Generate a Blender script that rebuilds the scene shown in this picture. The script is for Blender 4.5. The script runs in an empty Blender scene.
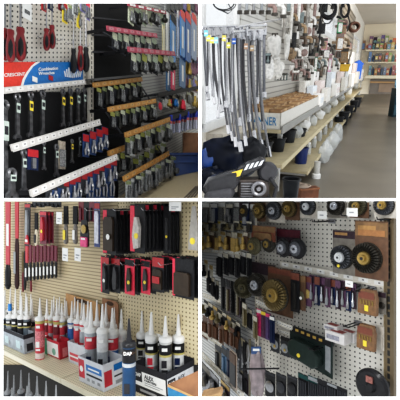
import bpy, bmesh, math, random
from mathutils import Vector, Matrix
random.seed(7)
R = random.Random(11)
col = bpy.context.scene.collection
H = 1.6
FPX = 400.0
CAM = Vector((0, 0, H))

# ---------------- materials (all procedural) ----------------
MATS = {}
def mat(name, c, rough=.5, metal=0., noise=.12, scale=60., emit=0., alpha=1., trans=0., bump=0., spec=.5, emc=None):
    if name in MATS: return MATS[name]
    m = bpy.data.materials.new(name); m.use_nodes = True
    nt = m.node_tree; b = nt.nodes['Principled BSDF']
    b.inputs['Roughness'].default_value = rough; b.inputs['Metallic'].default_value = metal
    b.inputs['Alpha'].default_value = alpha; b.inputs['Transmission Weight'].default_value = trans
    b.inputs['Specular IOR Level'].default_value = .22 if (max(c) < .09 and not metal) else spec
    b.inputs['Base Color'].default_value = (*c, 1)
    if noise > 0:
        tc = nt.nodes.new('ShaderNodeTexCoord'); n = nt.nodes.new('ShaderNodeTexNoise'); n.inputs['Scale'].default_value = scale
        nt.links.new(tc.outputs['Object'], n.inputs['Vector'])
        r = nt.nodes.new('ShaderNodeValToRGB')
        r.color_ramp.elements[0].position = .3; r.color_ramp.elements[1].position = .7
        r.color_ramp.elements[0].color = (*[x*(1-noise) for x in c], 1)
        r.color_ramp.elements[1].color = (*[min(1, x*(1+noise)) for x in c], 1)
        nt.links.new(n.outputs['Fac'], r.inputs['Fac']); nt.links.new(r.outputs['Color'], b.inputs['Base Color'])
        if bump:
            bp = nt.nodes.new('ShaderNodeBump'); bp.inputs['Strength'].default_value = bump; bp.inputs['Distance'].default_value = .01
            nt.links.new(n.outputs['Fac'], bp.inputs['Height']); nt.links.new(bp.outputs['Normal'], b.inputs['Normal'])
    if emit:
        b.inputs['Emission Color'].default_value = (*(emc or c), 1); b.inputs['Emission Strength'].default_value = emit
    MATS[name] = m
    return m
def s2l(v): return ((v+.055)/1.055)**2.4 if v > .04045 else v/12.92
def hx(h): return tuple(s2l(int(h[i:i+2], 16)/255) for i in (0, 2, 4))
def pm(name, c, hole, sx, sz, rad, rough=.5, ox=0., oz=0., slot=False, lines=False, shear=0.):
    """perforated board: dark holes (or grooves) laid out in the board's own coordinates"""
    m = bpy.data.materials.new(name); m.use_nodes = True; nt = m.node_tree; b = nt.nodes['Principled BSDF']
    b.inputs['Roughness'].default_value = rough
    N = nt.nodes.new; L = nt.links.new
    tc = N('ShaderNodeTexCoord'); sp = N('ShaderNodeSeparateXYZ'); L(tc.outputs['Object'], sp.inputs[0])
    def mth(op, a, bb=None):
        n = N('ShaderNodeMath'); n.operation = op
        for i, v in enumerate((a, bb)):
            if v is None: continue
            if isinstance(v, (int, float)): n.inputs[i].default_value = v
            else: L(v, n.inputs[i])
        return n.outputs[0]
    def cell(o, s, off): return mth('SUBTRACT', mth('FRACT', mth('ADD', mth('DIVIDE', o, s), 100.+off)), .5)
    cx = mth('MULTIPLY', cell(sp.outputs['X'], sx, ox), sx); cz = mth('MULTIPLY', cell(mth('SUBTRACT', sp.outputs['Z'], mth('MULTIPLY', sp.outputs['X'], shear)) if shear else sp.outputs['Z'], sz, oz), sz)
    if lines: d = mth('ABSOLUTE', cz)
    elif slot: d = mth('MAXIMUM', mth('ABSOLUTE', cx), mth('MULTIPLY', mth('ABSOLUTE', cz), .5))
    else: d = mth('SQRT', mth('ADD', mth('MULTIPLY', cx, cx), mth('MULTIPLY', cz, cz)))
    f = mth('LESS_THAN', d, rad)
    nz = N('ShaderNodeTexNoise'); nz.inputs['Scale'].default_value = 3; L(tc.outputs['Object'], nz.inputs['Vector'])
    rp = N('ShaderNodeValToRGB'); rp.color_ramp.elements[0].color = (*[x*.86 for x in c], 1); rp.color_ramp.elements[1].color = (*[min(1, x*1.1) for x in c], 1)
    L(nz.outputs['Fac'], rp.inputs['Fac'])
    mx = N('ShaderNodeMix'); mx.data_type = 'RGBA'; L(f, mx.inputs['Factor']); L(rp.outputs['Color'], mx.inputs['A']); mx.inputs['B'].default_value = (*hole, 1)
    L(mx.outputs['Result'], b.inputs['Base Color'])
    MATS[name] = m
    return m

# ---------------- mesh builder ----------------
class MB:
    def __init__(s): s.v = []; s.f = []; s.m = []
    def add(s, vs, fs, mi=0):
        o = len(s.v); s.v += [tuple(v) for v in vs]; s.f += [tuple(i+o for i in f) for f in fs]; s.m += [mi]*len(fs); return s
    def box(s, x0, x1, y0, y1, z0, z1, mi=0):
        return s.add([(x0,y0,z0),(x1,y0,z0),(x1,y1,z0),(x0,y1,z0),(x0,y0,z1),(x1,y0,z1),(x1,y1,z1),(x0,y1,z1)],
                     [(0,3,2,1),(4,5,6,7),(0,1,5,4),(1,2,6,5),(2,3,7,6),(3,0,4,7)], mi)
    def ext(s, poly, y0, y1, mi=0):
        n = len(poly)
        return s.add([(x,y0,z) for x,z in poly]+[(x,y1,z) for x,z in poly],
                     [tuple(range(n)), tuple(range(2*n-1,n-1,-1))]+[(i,(i+1)%n,n+(i+1)%n,n+i) for i in range(n)], mi)
    def lathe(s, prof, c=(0,0,0), n=12, mi=0, ax='z', sx=1., sy=1.):
        vs = []; fs = []
        for r, z in prof:
            for k in range(n):
                a = 2*math.pi*k/n; p = (r*math.cos(a)*sx, r*math.sin(a)*sy, z)
                if ax == 'y': p = (p[0], z, p[1])
                if ax == 'x': p = (z, p[0], p[1])
                vs.append((p[0]+c[0], p[1]+c[1], p[2]+c[2]))
        for j in range(len(prof)-1):
            for k in range(n): fs.append((j*n+k, j*n+(k+1)%n, (j+1)*n+(k+1)%n, (j+1)*n+k))
        fs.append(tuple(range(n-1,-1,-1))); fs.append(tuple((len(prof)-1)*n+k for k in range(n)))
        return s.add(vs, fs, mi)
    def tube(s, path, r, n=7, mi=0, closed=False):
        P = [Vector(p) for p in path]; rr = r if isinstance(r, (list, tuple)) else [r]*len(P)
        vs = []; fs = []; L = len(P); up = None
        for i, p in enumerate(P):
            a = P[(i-1) % L] if (closed or i) else p; b = P[(i+1) % L] if (closed or i < L-1) else p
            t = (b-a)
            t = t.normalized() if t.length > 1e-9 else Vector((0,0,1))
            if up is None: up = Vector((0,0,1)) if abs(t.z) < .9 else Vector((1,0,0))
            x = t.cross(up)
            if x.length < 1e-6: x = t.cross(Vector((0,1,0)))
            x.normalize(); y = x.cross(t).normalized(); up = y
            for k in range(n):
                q = 2*math.pi*k/n; vs.append(p+x*rr[i]*math.cos(q)+y*rr[i]*math.sin(q))
        for j in range(L if closed else L-1):
            j2 = (j+1) % L
            for k in range(n): fs.append((j*n+k, j*n+(k+1)%n, j2*n+(k+1)%n, j2*n+k))
        if not closed: fs.append(tuple(range(n-1,-1,-1))); fs.append(tuple((L-1)*n+k for k in range(n)))
        return s.add(vs, fs, mi)
    def ring(s, c, Rm, r, ax='y', n=20, m=6, mi=0, sx=1., sz=1.):
        pts = []
        for k in range(n):
            a = 2*math.pi*k/n; u, w = Rm*math.cos(a)*sx, Rm*math.sin(a)*sz
            pts.append({'y': (c[0]+u, c[1], c[2]+w), 'z': (c[0]+u, c[1]+w, c[2]), 'x': (c[0], c[1]+u, c[2]+w)}[ax])
        return s.tube(pts, r, m, mi, True)
    def build(s, name, mats, parent=None, M=None, smooth=False, bevel=0.):
        me = bpy.data.meshes.new(name); me.from_pydata(s.v, [], s.f)
        if not isinstance(mats, (list, tuple)): mats = [mats]
        for m in mats: me.materials.append(m)
        me.polygons.foreach_set('material_index', s.m)
        bm = bmesh.new(); bm.from_mesh(me); bmesh.ops.recalc_face_normals(bm, faces=bm.faces); bm.to_mesh(me); bm.free()
        if smooth:
            me.polygons.foreach_set('use_smooth', [True]*len(me.polygons))
            try: me.set_sharp_from_angle(angle=math.radians(45))
            except Exception: pass
        o = bpy.data.objects.new(name, me); col.objects.link(o)
        if bevel:
            b = o.modifiers.new('b', 'BEVEL'); b.width = bevel; b.segments = 2; b.limit_method = 'ANGLE'
        if M is not None: o.matrix_world = M
        if parent is not None: o.parent = parent
        return o
def tag(o, label, cat, group=None, kind=None):
    o['label'] = label; o['category'] = cat
    if group: o['group'] = group
    if kind: o['kind'] = kind
    return o
def T(name, label, cat, M, group=None):
    o = bpy.data.objects.new(name, None); o.empty_display_size = .02; col.objects.link(o); o.matrix_world = M
    return tag(o, label, cat, group)
def struct(o): o['kind'] = 'structure'; return o
_tc = {}
def text(s, w, h, y, x, z, m, parent, extr=.0006, name='lettering', side=None, squeeze=True):
    """lettering lying on a face: centre (x,z), on plane y, fitted into w by h"""
    if s not in _tc:
        cu = bpy.data.curves.new('t', 'FONT'); cu.body = s; cu.align_x = 'CENTER'; cu.align_y = 'CENTER'; cu.extrude = .02; cu.resolution_u = 2; cu.offset = .012
        o = bpy.data.objects.new('t', cu); col.objects.link(o)
        me = bpy.data.meshes.new_from_object(o.evaluated_get(bpy.context.evaluated_depsgraph_get()))
        bpy.data.objects.remove(o); _tc[s] = me
    me = _tc[s].copy(); me.name = name
    xs = [v.co.x for v in me.vertices]; ys = [v.co.y for v in me.vertices]
    cx, cy = (max(xs)+min(xs))/2, (max(ys)+min(ys))/2; fx = w/(max(xs)-min(xs)); fy = h/(max(ys)-min(ys))
    if side == 'x':
        for v in me.vertices: a, b, c = (v.co.x-cx)*fx, (v.co.y-cy)*fy, v.co.z/.02*extr; v.co = (y+c, x+a, z+b)
    else:
        for v in me.vertices: a, b, c = (v.co.x-cx)*fx, (v.co.y-cy)*fy, v.co.z/.02*extr; v.co = (x+a, y-c, z+b)
    me.materials.clear(); me.materials.append(m)
    o = bpy.data.objects.new(name, me); col.objects.link(o); o.parent = parent
    return o

# ---------------- planes of the real displays, found from the lens ----------------
def ray(px, py): return Vector(((px-200)/FPX, 1., (200-py)/FPX))
class Plane:
    def __init__(s, vp, px0, py0, t0, v=(0,0,1), n=None):
        s.v = Vector(v).normalized()
        if n is None:
            h = ray(*vp); s.n = h.cross(s.v).normalized(); s.h = h
        else: s.n = Vector(n).normalized()
        Q = ray(px0, py0)*t0
        if s.n.dot(Q) > 0: s.n = -s.n
        s.d = s.n.dot(Q); s.Y = -s.n; s.X = s.Y.cross(s.v).normalized()
    def t(s, px, py, off=0.): return (s.d+off)/s.n.dot(ray(px, py))
    def P(s, px, py, off=0.): return CAM+ray(px, py)*s.t(px, py, off)
    def M(s, px, py, off=0., rz=0., at=None):
        P = at if at is not None else s.P(px, py, off)
        m = Matrix(((s.X.x,s.Y.x,s.v.x,P.x),(s.X.y,s.Y.y,s.v.y,P.y),(s.X.z,s.Y.z,s.v.z,P.z),(0,0,0,1)))
        return m @ Matrix.Rotation(rz, 4, 'Z') if rz else m
    def k(s, px, py, off=0.): return s.t(px, py, off)/FPX
    def ku(s, px, py, off=0.): return (s.P(px+.5, py, off)-s.P(px-.5, py, off)).dot(s.X)
    def loc(s, P, M0): return M0.inverted() @ P
def panel(W, corners, th, m, name, off=0.):
    """flat board through four pixel corners of the wall plane"""
    M0 = W.M(*corners[0], off); I = M0.inverted()
    q = [I @ W.P(x, y, off) for x, y in corners]
    return MB().ext([(p.x, p.z) for p in q], 0, th).build(name, m, None, M0)
def bar(W, p0, p1, off, hpx, depth, m, name, parent=None, off1=None):
    """straight strip running from pixel to pixel; its face stands off the wall; returns object, matrix, length"""
    A = W.P(*p0, off); B = W.P(*p1, off if off1 is None else off1); L = (B-A).length
    x = (B-A).normalized(); y = W.Y - x*W.Y.dot(x); y.normalize(); z = x.cross(y)
    M0 = Matrix(((x.x,y.x,z.x,A.x),(x.y,y.y,z.y,A.y),(x.z,y.z,z.z,A.z),(0,0,0,1)))
    h0 = hpx*W.k(*p0, off)
    return M0, L, h0
ORD = ['', 'second', 'third', 'fourth', 'fifth', 'sixth', 'seventh', 'eighth', 'ninth', 'tenth', 'eleventh', 'twelfth', 'thirteenth',
       'fourteenth', 'fifteenth', 'sixteenth', 'seventeenth', 'eighteenth', 'nineteenth', 'twentieth', 'twenty-first', 'twenty-second', 'twenty-third', 'twenty-fourth', 'twenty-fifth']
def ol(i, n, noun, where):
    if n == 1: return f'{noun} {where}'
    if i == 0: return f'leftmost {noun} {where}'
    if i == n-1: return f'rightmost {noun} {where}'
    return f'{ORD[i]} {noun} from the left {where}'
def lerp(a, b, t): return a+(b-a)*t

# shared materials
K = mat('black_metal', (.012,.012,.014), .45); DK = mat('dark_grey', (.04,.042,.048), .5); CH = mat('chrome', (.55,.55,.57), .25, .9, .05)
STEEL = mat('brushed_steel', (.3,.3,.31), .35, .8); WH = mat('white_paint', (.78,.77,.74), .5, 0, .04); CREAM = mat('cream_paint', hx('d8ccb0'), .5, 0, .05)
RED = mat('red_plastic', hx('a51c24'), .35); DRED = mat('dark_red_plastic', hx('6e1a26'), .4); BLU = mat('blue_print', hx('1c6fb0'), .4); NAVY = mat('navy_card', hx('1a2748'), .4)
YEL = mat('yellow_sticker', hx('e8d040'), .5); PINK = mat('pink_red_card', hx('d8344e'), .45); PAPER = mat('white_paper', (.8,.8,.78), .6, 0, .03)
ORG = mat('orange_strip', hx('b98a4c'), .5, 0, .15, 30); PSTR = mat('pink_strip', hx('a04858'), .5, 0, .2, 60); GRN = mat('green_tag', hx('8f9a6e'), .5, 0, .35, 90)
CARDB = mat('brown_cardboard', hx('8d6648'), .7, 0, .15, 20); TAN = mat('tan_cardboard', hx('b08a5e'), .7, 0, .15, 20)
INK = mat('dark_print', (.03,.03,.035), .6, 0, 0); GREYP = mat('grey_plastic', hx('8d9093'), .4); WP = mat('white_plastic', (.75,.75,.74), .35, 0, .05)
BLACKP = mat('black_plastic', (.018,.018,.02), .3); BRASS = mat('brass', hx('a8925a'), .35, .6, .25, 200); BRI = mat('dark_bristle', hx('2c2a28'), .8, 0, .5, 300)
BROWN = mat('brown_card', hx('7d6040'), .6, 0, .2, 40); OLIVE = mat('olive_brass', hx('6e6444'), .45, .3, .4, 250); CLEAR = mat('clear_film', (.8,.82,.83), .15, 0, .05, 60, alpha=.35)
PURP = mat('purple_card', hx('5a3a55'), .5, 0, .25, 60); TEAL = mat('teal_card', hx('1f4a48'), .5); ORD_C = mat('rust_card', hx('74402f'), .5, 0, .2, 50)

# ---------------- makers: origin at the hang point, hanging down -z, front towards -y ----------------
def screwdriver(M, L, r, label, group=None, cat='screwdriver', shaft=.5, hm=None, sm=None):
    t = T('screwdriver', label, cat, M, group); hs = L*shaft
    MB().lathe([(r*.22,0),(r*.22,-hs)], n=8).build('shaft', sm or STEEL, t)
    b = MB(); hh = L-hs; pr = [(.35,0),(.75,.03),(.8,.12),(.62,.2),(.8,.3),(1,.5),(1,.75),(.85,.92),(.4,1)]
    b.lathe([(r*p, -hs-hh*q) for p, q in pr], n=12).build('handle', hm or RED, t, smooth=True)
    g = MB()
    for a in (-.75, .95, 3.1):
        x, y = math.sin(a)*r*.55, -math.cos(a)*r*.55
        g.lathe([(r*.2,-hs-hh*.3),(r*.6,-hs-hh*.5),(r*.62,-hs-hh*.75),(r*.3,-hs-hh*.92)], (x,y,0), 8)
    g.build('grip_inset', BLACKP, t, smooth=True)
    return t
def wrench(M, L, w, label, group, sticker=PAPER, dark=None):
    t = T('combination_wrench', label, 'wrench', M, group); m = dark or mat('dark_wrench_steel', (.07,.07,.075), .35, .7)
    b = MB(); r = w*.62
    b.ring((0,0,-r), r*.75, r*.38, 'y', 16, 6)
    b.ext([(-w*.26,-r*1.6),(w*.26,-r*1.6),(w*.38,-L+r*1.5),(w*.8,-L+r*.9),(w*.75,-L+.0),(w*.35,-L),(w*.3,-L+r*.6),(-w*.3,-L+r*.6),(-w*.4,-L),(-w*.8,-L+r*.2),(-w*.75,-L+r*.9),(-w*.38,-L+r*1.5)], -w*.18, w*.18)
    b.build('wrench_body', m, t)
    s = MB().box(-w*.38, w*.38, -w*.26, -w*.19, -L*.42, -L*.22); s.box(-w*.3, w*.3, -w*.27, -w*.26, -L*.36, -L*.27, 1)
    s.build('size_sticker', [sticker, INK], t)
    return t
def card(M, w, h, label, name='carded_tool', cat='pack', group=None, base=NAVY, head=RED, prod='block', pmt=DK, hh=.25, hb=None, side=0., dot=None, film=False, barm=None):
    """hanging card: backing, header, blister and the goods in it"""
    t = T(name, label, cat, M, group); th = .003
    b = MB().ext([(-w/2,-.0),(-w*.1,0),(-w*.06,-h*.02),(w*.06,-h*.02),(w*.1,0),(w/2,0),(w/2,-h),(-w/2,-h)], 0, th); b.build('card', base, t)
    if head: MB().box(-w*.48, w*.48, -.0012, 0, -h*hh, -h*.03).build('header_panel', head, t)
    if side: MB().box(-w/2, -w/2+w*side, -.0018, 0, -h*.98, -h*.03).build('side_band', PINK, t)
    q = min(w, h)
    z0, z1 = -h*.92, -h*(hh+.06)
    hz = z1-z0; cz = (z0+z1)/2; p = MB(); nm = 'tool'
    if prod == 'block': p.ext([(-w*.36,z0),(w*.36,z0),(w*.36,z1-hz*.1),(w*.26,z1),(-w*.26,z1),(-w*.36,z1-hz*.1)], -q*.11, -.001); nm = 'blister'
    elif prod == 'sock':
        for x in (-w*.2, w*.2): p.lathe([(w*.13,z0),(w*.17,z0+hz*.1),(w*.17,z0+hz*.5),(w*.1,z0+hz*.62),(w*.1,z1)], (x,-w*.18,0), 9)
        nm = 'socket'
    elif prod == 'one': p.lathe([(w*.2,z0),(w*.26,z0+hz*.1),(w*.26,z0+hz*.4),(w*.14,z0+hz*.5),(w*.12,z1)], (0,-w*.26,0), 10); nm = 'socket'
    elif prod == 'ply':
        for sg in (-1,1): p.tube([(sg*w*.1,-w*.12,z1),(sg*w*.1,-w*.12,cz+hz*.15),(sg*w*.3,-w*.12,cz-hz*.1),(sg*w*.22,-w*.12,z0)], [w*.08,w*.11,w*.13,w*.09], 6)
        nm = 'pliers'
    elif prod == 'disc': p.lathe([(q*.4,-.001),(q*.42,-q*.08),(q*.3,-q*.12),(q*.12,-q*.13)], (0,0,cz), 18, ax='y'); nm = 'disc'
    elif prod == 'bar': p.box(-w*.16, w*.16, -w*.14, -.001, z0, z1); nm = 'blade'
    elif prod == 'rods':
        for x in (-.32,-.1,.12,.34): p.lathe([(w*.08,z0),(w*.08,z1)], (w*x,-w*.1,0), 7)
        nm = 'rod'
    elif prod == 'knife': p.ext([(-w*.1,z0),(w*.22,z0+hz*.06),(w*.26,z1-hz*.3),(w*.1,z1),(-w*.06,z1),(-w*.2,z0+hz*.4)], -w*.16, -.001); nm = 'blade'
    if prod: p.build(nm, pmt, t, smooth=prod in ('sock','one','ply','disc'))
    if barm: MB().box(-w*.3, w*.3, -q*.17-.002, -q*.16-.001, cz-hz*.2, cz+hz*.15).build('product_label', barm, t)
    if dot: MB().lathe([(q*.13,0),(q*.13,-.0015)], (w*.12,-q*.17-.001,cz-hz*.08), 14, ax='y').build('price_sticker', dot, t)
    if film: MB().box(-w*.46, w*.46, -q*.3, -.002, z0, z1).build('clear_blister', CLEAR, t)
    return t
def peg_hook(M, L, label, group, tagm=PAPER, tw=.02, th=.018, name='peg_hook'):
    """wire hook from the wall towards the shopper; origin on the wall"""
    t = T(name, label, 'hook', M, group)
    MB().tube([(0,.004,.008),(0,-.004,.008),(0,-.006,0),(0,-L*.92,0),(0,-L,.014)], .0022, 6).build('wire', CH, t)
    if tagm: MB().box(-tw/2, tw/2, -L-.004, -L-.002, -.004, th).build('price_tag', tagm, t)
    return t
def pbox(M, w, d, h, label, cat='box', name='product_box', m=PAPER, band=None, group=None, y0=0.):
    """small closed carton standing on z=0 with a printed face"""
    t = T(name, label, cat, M, group)
    MB().box(-w/2, w/2, y0-d, y0, 0, h).build('carton', m, t, bevel=min(w,h)*.03)
    f = MB().box(-w*.42, w*.42, y0-d-.001, y0-d, h*.3, h*.72); f.box(-w*.3, w*.1, y0-d-.0015, y0-d-.001, h*.4, h*.5, 1); f.build('printed_label', [band or BLU, INK if band is PAPER else PAPER], t)
    return t
def open_carton(M, w, d, h, label, m, inner=None, th=.004, name='open_carton', front=None, cat='box'):
    """open-topped carton: origin at the front right bottom corner, extends -x and +y"""
    t = T(name, label, cat, M); b = MB(); b.box(-w,0,0,d,0,th); b.box(-w,0,0,th,th,h); b.box(-w,0,d-th,d,th,h); b.box(-w,-w+th,th,d-th,th,h); b.box(-th,0,th,d-th,th,h)
    b.build('carton_shell', m, t)
    return t
def blob(mb, c, r, seed, amp=.25, n=14, m=9, sx=1., sy=1., sz=1., mi=0):
    rr = random.Random(seed); ph = [rr.uniform(0,6.28) for _ in range(6)]; vs = []; fs = []
    for j in range(m+1):
        th = math.pi*j/m
        for k in range(n):
            a = 2*math.pi*k/n
            q = r*(1+amp*(.5*math.sin(3*a+ph[0]+2*th)+.3*math.sin(5*a+ph[1]-3*th)+.3*math.sin(4*th+ph[2])+.25*math.sin(7*a+4*th+ph[3])))
            vs.append((c[0]+q*math.sin(th)*math.cos(a)*sx, c[1]+q*math.sin(th)*math.sin(a)*sy, c[2]+q*math.cos(th)*sz))
    for j in range(m):
        for k in range(n): fs.append((j*n+k, (j+1)*n+k, (j+1)*n+(k+1)%n, j*n+(k+1)%n))
    mb.add(vs, fs, mi); return mb

# ---------------- setting: the display case of four bays ----------------
FY = 1.2
def framebar(name, x0, x1, z0, z1, y1=FY+.002):
    return struct(MB().box(x0, x1, FY, y1, z0, z1).build(name, WHF))
WHF = mat('white_trim', (.92,.92,.92), .6, 0, .02, 8, emit=.0)
px = lambda v: v*FY/FPX
# central post and shelf that part the bays, and the outer edges
struct(MB().box(px(-1.4), px(1.4), FY, 4.6, H-px(197), H+px(197)).build('wall_divider', WHF))
struct(MB().box(px(-197), px(-1.4), FY, 3.0, H-px(.8), H+px(1.7)).build('ceiling_slab', WHF))
struct(MB().box(px(1.4), px(197), FY, 3.0, H-px(.8), H+px(1.7)).build('ceiling_slab', WHF))
framebar('trim_left', px(-420), px(-197), H-px(197), H+px(197))
framebar('trim_right', px(197), px(420), H-px(197), H+px(197))
framebar('trim_top', px(-420), px(420), H+px(197), H+px(420))
framebar('trim_bottom', px(-420), px(420), H-px(420), H-px(197))
L_FRAME = set(bpy.data.objects.keys())
# =====================================================================
# UPPER LEFT BAY: hand tools on a pegboard and black display rails
# =====================================================================
W1 = Plane((345, 54), 50, 100, 2.05)
PEG1 = pm('pegboard_white', hx('cfcac0'), (.03,.03,.03), .030, .0235, .0052, ox=.1, oz=.2, shear=.343)
PEG1B = pm('pegboard_grey', hx('b9b9b4'), (.10,.10,.10), .05, .028, .006)
SLOT1 = pm('slotted_white', hx('d8d2c6'), (.02,.02,.02), .034, .028, .0045, slot=True, ox=.5)
GRID1 = pm('white_slatwall', hx('c0c0bc'), hx('8a8a8c'), .03, .024, .003, lines=True, shear=.343)
struct(panel(W1, [(-8,-8),(199.2,-8),(199.2,199.8),(-8,199.8)], .02, mat('dark_wall_paint', (.02,.02,.022), .7), 'wall_back', -.05))
tag(panel(W1, [(-6,-6),(90,-6),(90,92),(-6,92)], .006, PEG1, 'pegboard'), 'white pegboard with round holes above the red and blue banner', 'pegboard')
tag(panel(W1, [(-6,92),(118,90),(118,199.8),(-6,199.8)], .006, mat('black_panel', (.012,.012,.013), .6), 'backboard'), 'black backing board behind the hanging combination wrenches', 'panel')
tag(panel(W1, [(92,-6),(141,-6),(141,150),(92,150)], .006, mat('black_panel', (.012,.012,.013), .6), 'backboard', -.01), 'black backing board behind the pink and upper orange strips', 'panel')
tag(panel(W1, [(119,-6),(199,-6),(199,199.8),(119,199.8)], .006, GRID1, 'slatwall_panel', -.02), 'grey white grooved wall panel behind the sockets and blue saw blades', 'panel')
t = T('slotted_upright', 'white slotted metal upright at the right edge of the pegboard', 'upright', W1.M(90, 132, .012)); kk = W1.ku(90, 60); k1 = W1.k(90, 60)
MB().box(-2.2*kk, 2*kk, -.012, .004, 0, 150*k1).build('upright_post', SLOT1, t)

# banner
A = W1.P(2, 62, .03); M0 = W1.M(2, 87, .03); I = M0.inverted()
def L1(x, y, off=.03): q = I @ W1.P(x, y, off); return (q.x, q.z)
t = T('brand_banner', 'red and blue printed banner with white lettering above the combination wrenches', 'sign', M0)
bn = [L1(-3,62), L1(83,62), L1(83,80.5), L1(-3,87.5)]
MB().ext(bn, 0, .006).build('banner_board', BLU, t)
MB().ext([L1(-3,62), L1(37,62), L1(31,66), L1(26,73), L1(22,80), L1(20.5,86), L1(-3,87.3)], -.001, 0).build('red_field', mat('banner_red', hx('d23b2c'), .4), t)
MB().ext([L1(36,62), L1(40,62), L1(33,66.5), L1(28,73.5), L1(24.5,80), L1(23,85.5), L1(20.5,85.8), L1(22.5,79), L1(26.5,72), L1(31,66)], -.002, -.001).build('white_curve', PAPER, t)
MB().ext([L1(24,84.9), L1(83,80), L1(83,81), L1(24,86)], -.0025, -.001).build('light_blue_stripe', mat('light_blue', hx('79b4dd'), .4), t)
def txt1(s, x0, y0, x1, y1, hp, m=PAPER):
    a = L1(x0, y0); b = L1(x1, y1); w = b[0]-a[0]; o = text(s, w, hp*W1.k((x0+x1)/2, y0, .03), -.003, 0, 0, m, t)
    sl = (b[1]-a[1])/w
    for v in o.data.vertices: v.co.z += v.co.x*sl + (a[1]+b[1])/2; v.co.x += (a[0]+b[0])/2
txt1('CRESCENT', 3.6, 75.2, 24.5, 74, 3.4); txt1('Combination', 38, 69.5, 57.5, 68, 3.4); txt1('Wrenches', 38, 73.6, 54, 72.6, 3.2)
for x, y in ((34.5,79.5),(50.5,78)):
    a = L1(x, y); MB().box(a[0]-.016, a[0]+.016, -.003, -.002, a[1]-.012, a[1]+.012).build('printed_emblem', PAPER if x < 40 else RED, t)
for i in range(9):
    a = L1(65+i*1.8, 78-abs(4-i)*.3); b = L1(64+i*2.2, 71-(i % 3)*1.6); MB().tube([(a[0],-.003,a[1]),(b[0],-.003,b[1])], .0035, 5).build('printed_wrench', PAPER, t)

def shelf_rail(W, p0, p1, off, hpx, label, m, n_lab=0, hooks=0, hook_len=.1, off_w=None, labm=PAPER, name='display_rail', tick=mat('tick_grey', (.16,.16,.17), .6, 0, 0), brk=True):
    M0, L, h = bar(W, p0, p1, off, hpx, .01, m, name)
    t = T(name, label, 'rail', M0)
    MB().box(0, L, 0, .008, -h, 0).build('label_strip', m, t)
    MB().box(0, L, -.004, 0, -h-.004, -h).build('lower_lip', m, t)
    for i in range(n_lab):
        x = L*(i+.5)/n_lab; MB().box(x-L/n_lab*.3, x+L/n_lab*.3, -.0015, 0, -h*.85, -h*.2).add([(x-h*.15,-.003,-h*.6),(x+h*.2,-.003,-h*.6),(x+h*.2,-.003,-h*.38),(x-h*.15,-.003,-h*.38)], [(0,1,2,3)], 1).build('price_label', [labm, tick], t)
    if brk:
        for x in (L*.03, L*.97): MB().box(x-.004, x+.004, .008, off-.01, -h, -h*.3).build('bracket', K, t)
    for i in range(hooks):
        x = L*(i+.5)/hooks; MB().tube([(x,.05,-h*.9),(x,-.0,-h*.9)], .003, 5).build('hook', CH, t)
    return t
WL = mat('white_label_strip', hx('c9c5c0'), .5, 0, .06); LT = mat('label_grey', hx('dedcd8'), .5, 0, 0)
shelf_rail(W1, (2,87.6), (85,79.5), .06, 5.2, 'white price strip directly beneath the red and blue banner', WL, 9, 0, labm=LT)
shelf_rail(W1, (11,144.5), (100,119), .14, 6.8, 'long white price strip between the upper and middle wrench rows', WL, 14, 0, labm=LT)
shelf_rail(W1, (30,190), (117,154), .22, 6.8, 'long white price strip under the middle row of wrenches and blue cards', WL, 13, 0, labm=LT)

# screwdrivers on the pegboard
def hs(W, px_, y0, y1, rpx, label, off=.05, **k):
    kk = W.k(px_, (y0+y1)/2, off); return screwdriver(W.M(px_, y0, off), (y1-y0)*kk, rpx*kk, label, **k)
DKR = mat('dark_red_handle', hx('80181f'), .35)
hs(W1, 5, -6, 60, 4.2, 'large red and black screwdriver at the left end of the pegboard', .07, shaft=.52, hm=DKR)
hs(W1, 10.5, -6, 62, 4.6, 'large red and black screwdriver, middle of the three biggest', .1, shaft=.52, hm=DKR)
hs(W1, 20.5, -6, 60.5, 5.2, 'large red and black screwdriver beside the white barcode tag, widest handle', .07, shaft=.5, hm=DKR)
hs(W1, 46.5, 8, 50.5, 3.3, 'small red screwdriver, left one of the pair over the banner', .05, shaft=.48, hm=DKR)
hs(W1, 52, 6, 48.5, 3.2, 'small red screwdriver, right one of the pair over the banner', .05, shaft=.45, hm=DKR)
hs(W1, 73.5, 20, 73, 3, 'slim screwdriver with black lower handle above the banner right end', .05, shaft=.54, hm=BLACKP)
hs(W1, 80.5, 14, 71, 3.1, 'slim screwdriver with red collar and black handle, middle of the right trio', .05, shaft=.56, hm=DKR)
hs(W1, 86, 10, 72, 3.2, 'slim screwdriver with red collar and black handle beside the white upright', .05, shaft=.6, hm=BLACKP)
for x, y in ((80.5,50),(86.2,50)):
    kk = W1.k(x, y, .05); 
M0 = W1.M(27, 2, .09); kk = W1.k(27, 10, .09); ku = W1.ku(27, 10, .09)
t = T('barcode_tag', 'white hanging tag with a black barcode beside the large screwdrivers', 'tag', M0)
MB().box(-4.2*ku, 4.8*ku, 0, .002, -17*kk, 0).build('tag_card', PAPER, t); b = MB()
for i in range(9): b.box((-2.4+i*.62)*ku, (-2.4+i*.62+(.22+.2*(i % 2)))*ku, -.001, 0, -12*kk, -8*kk)
b.build('barcode', INK, t)
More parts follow.
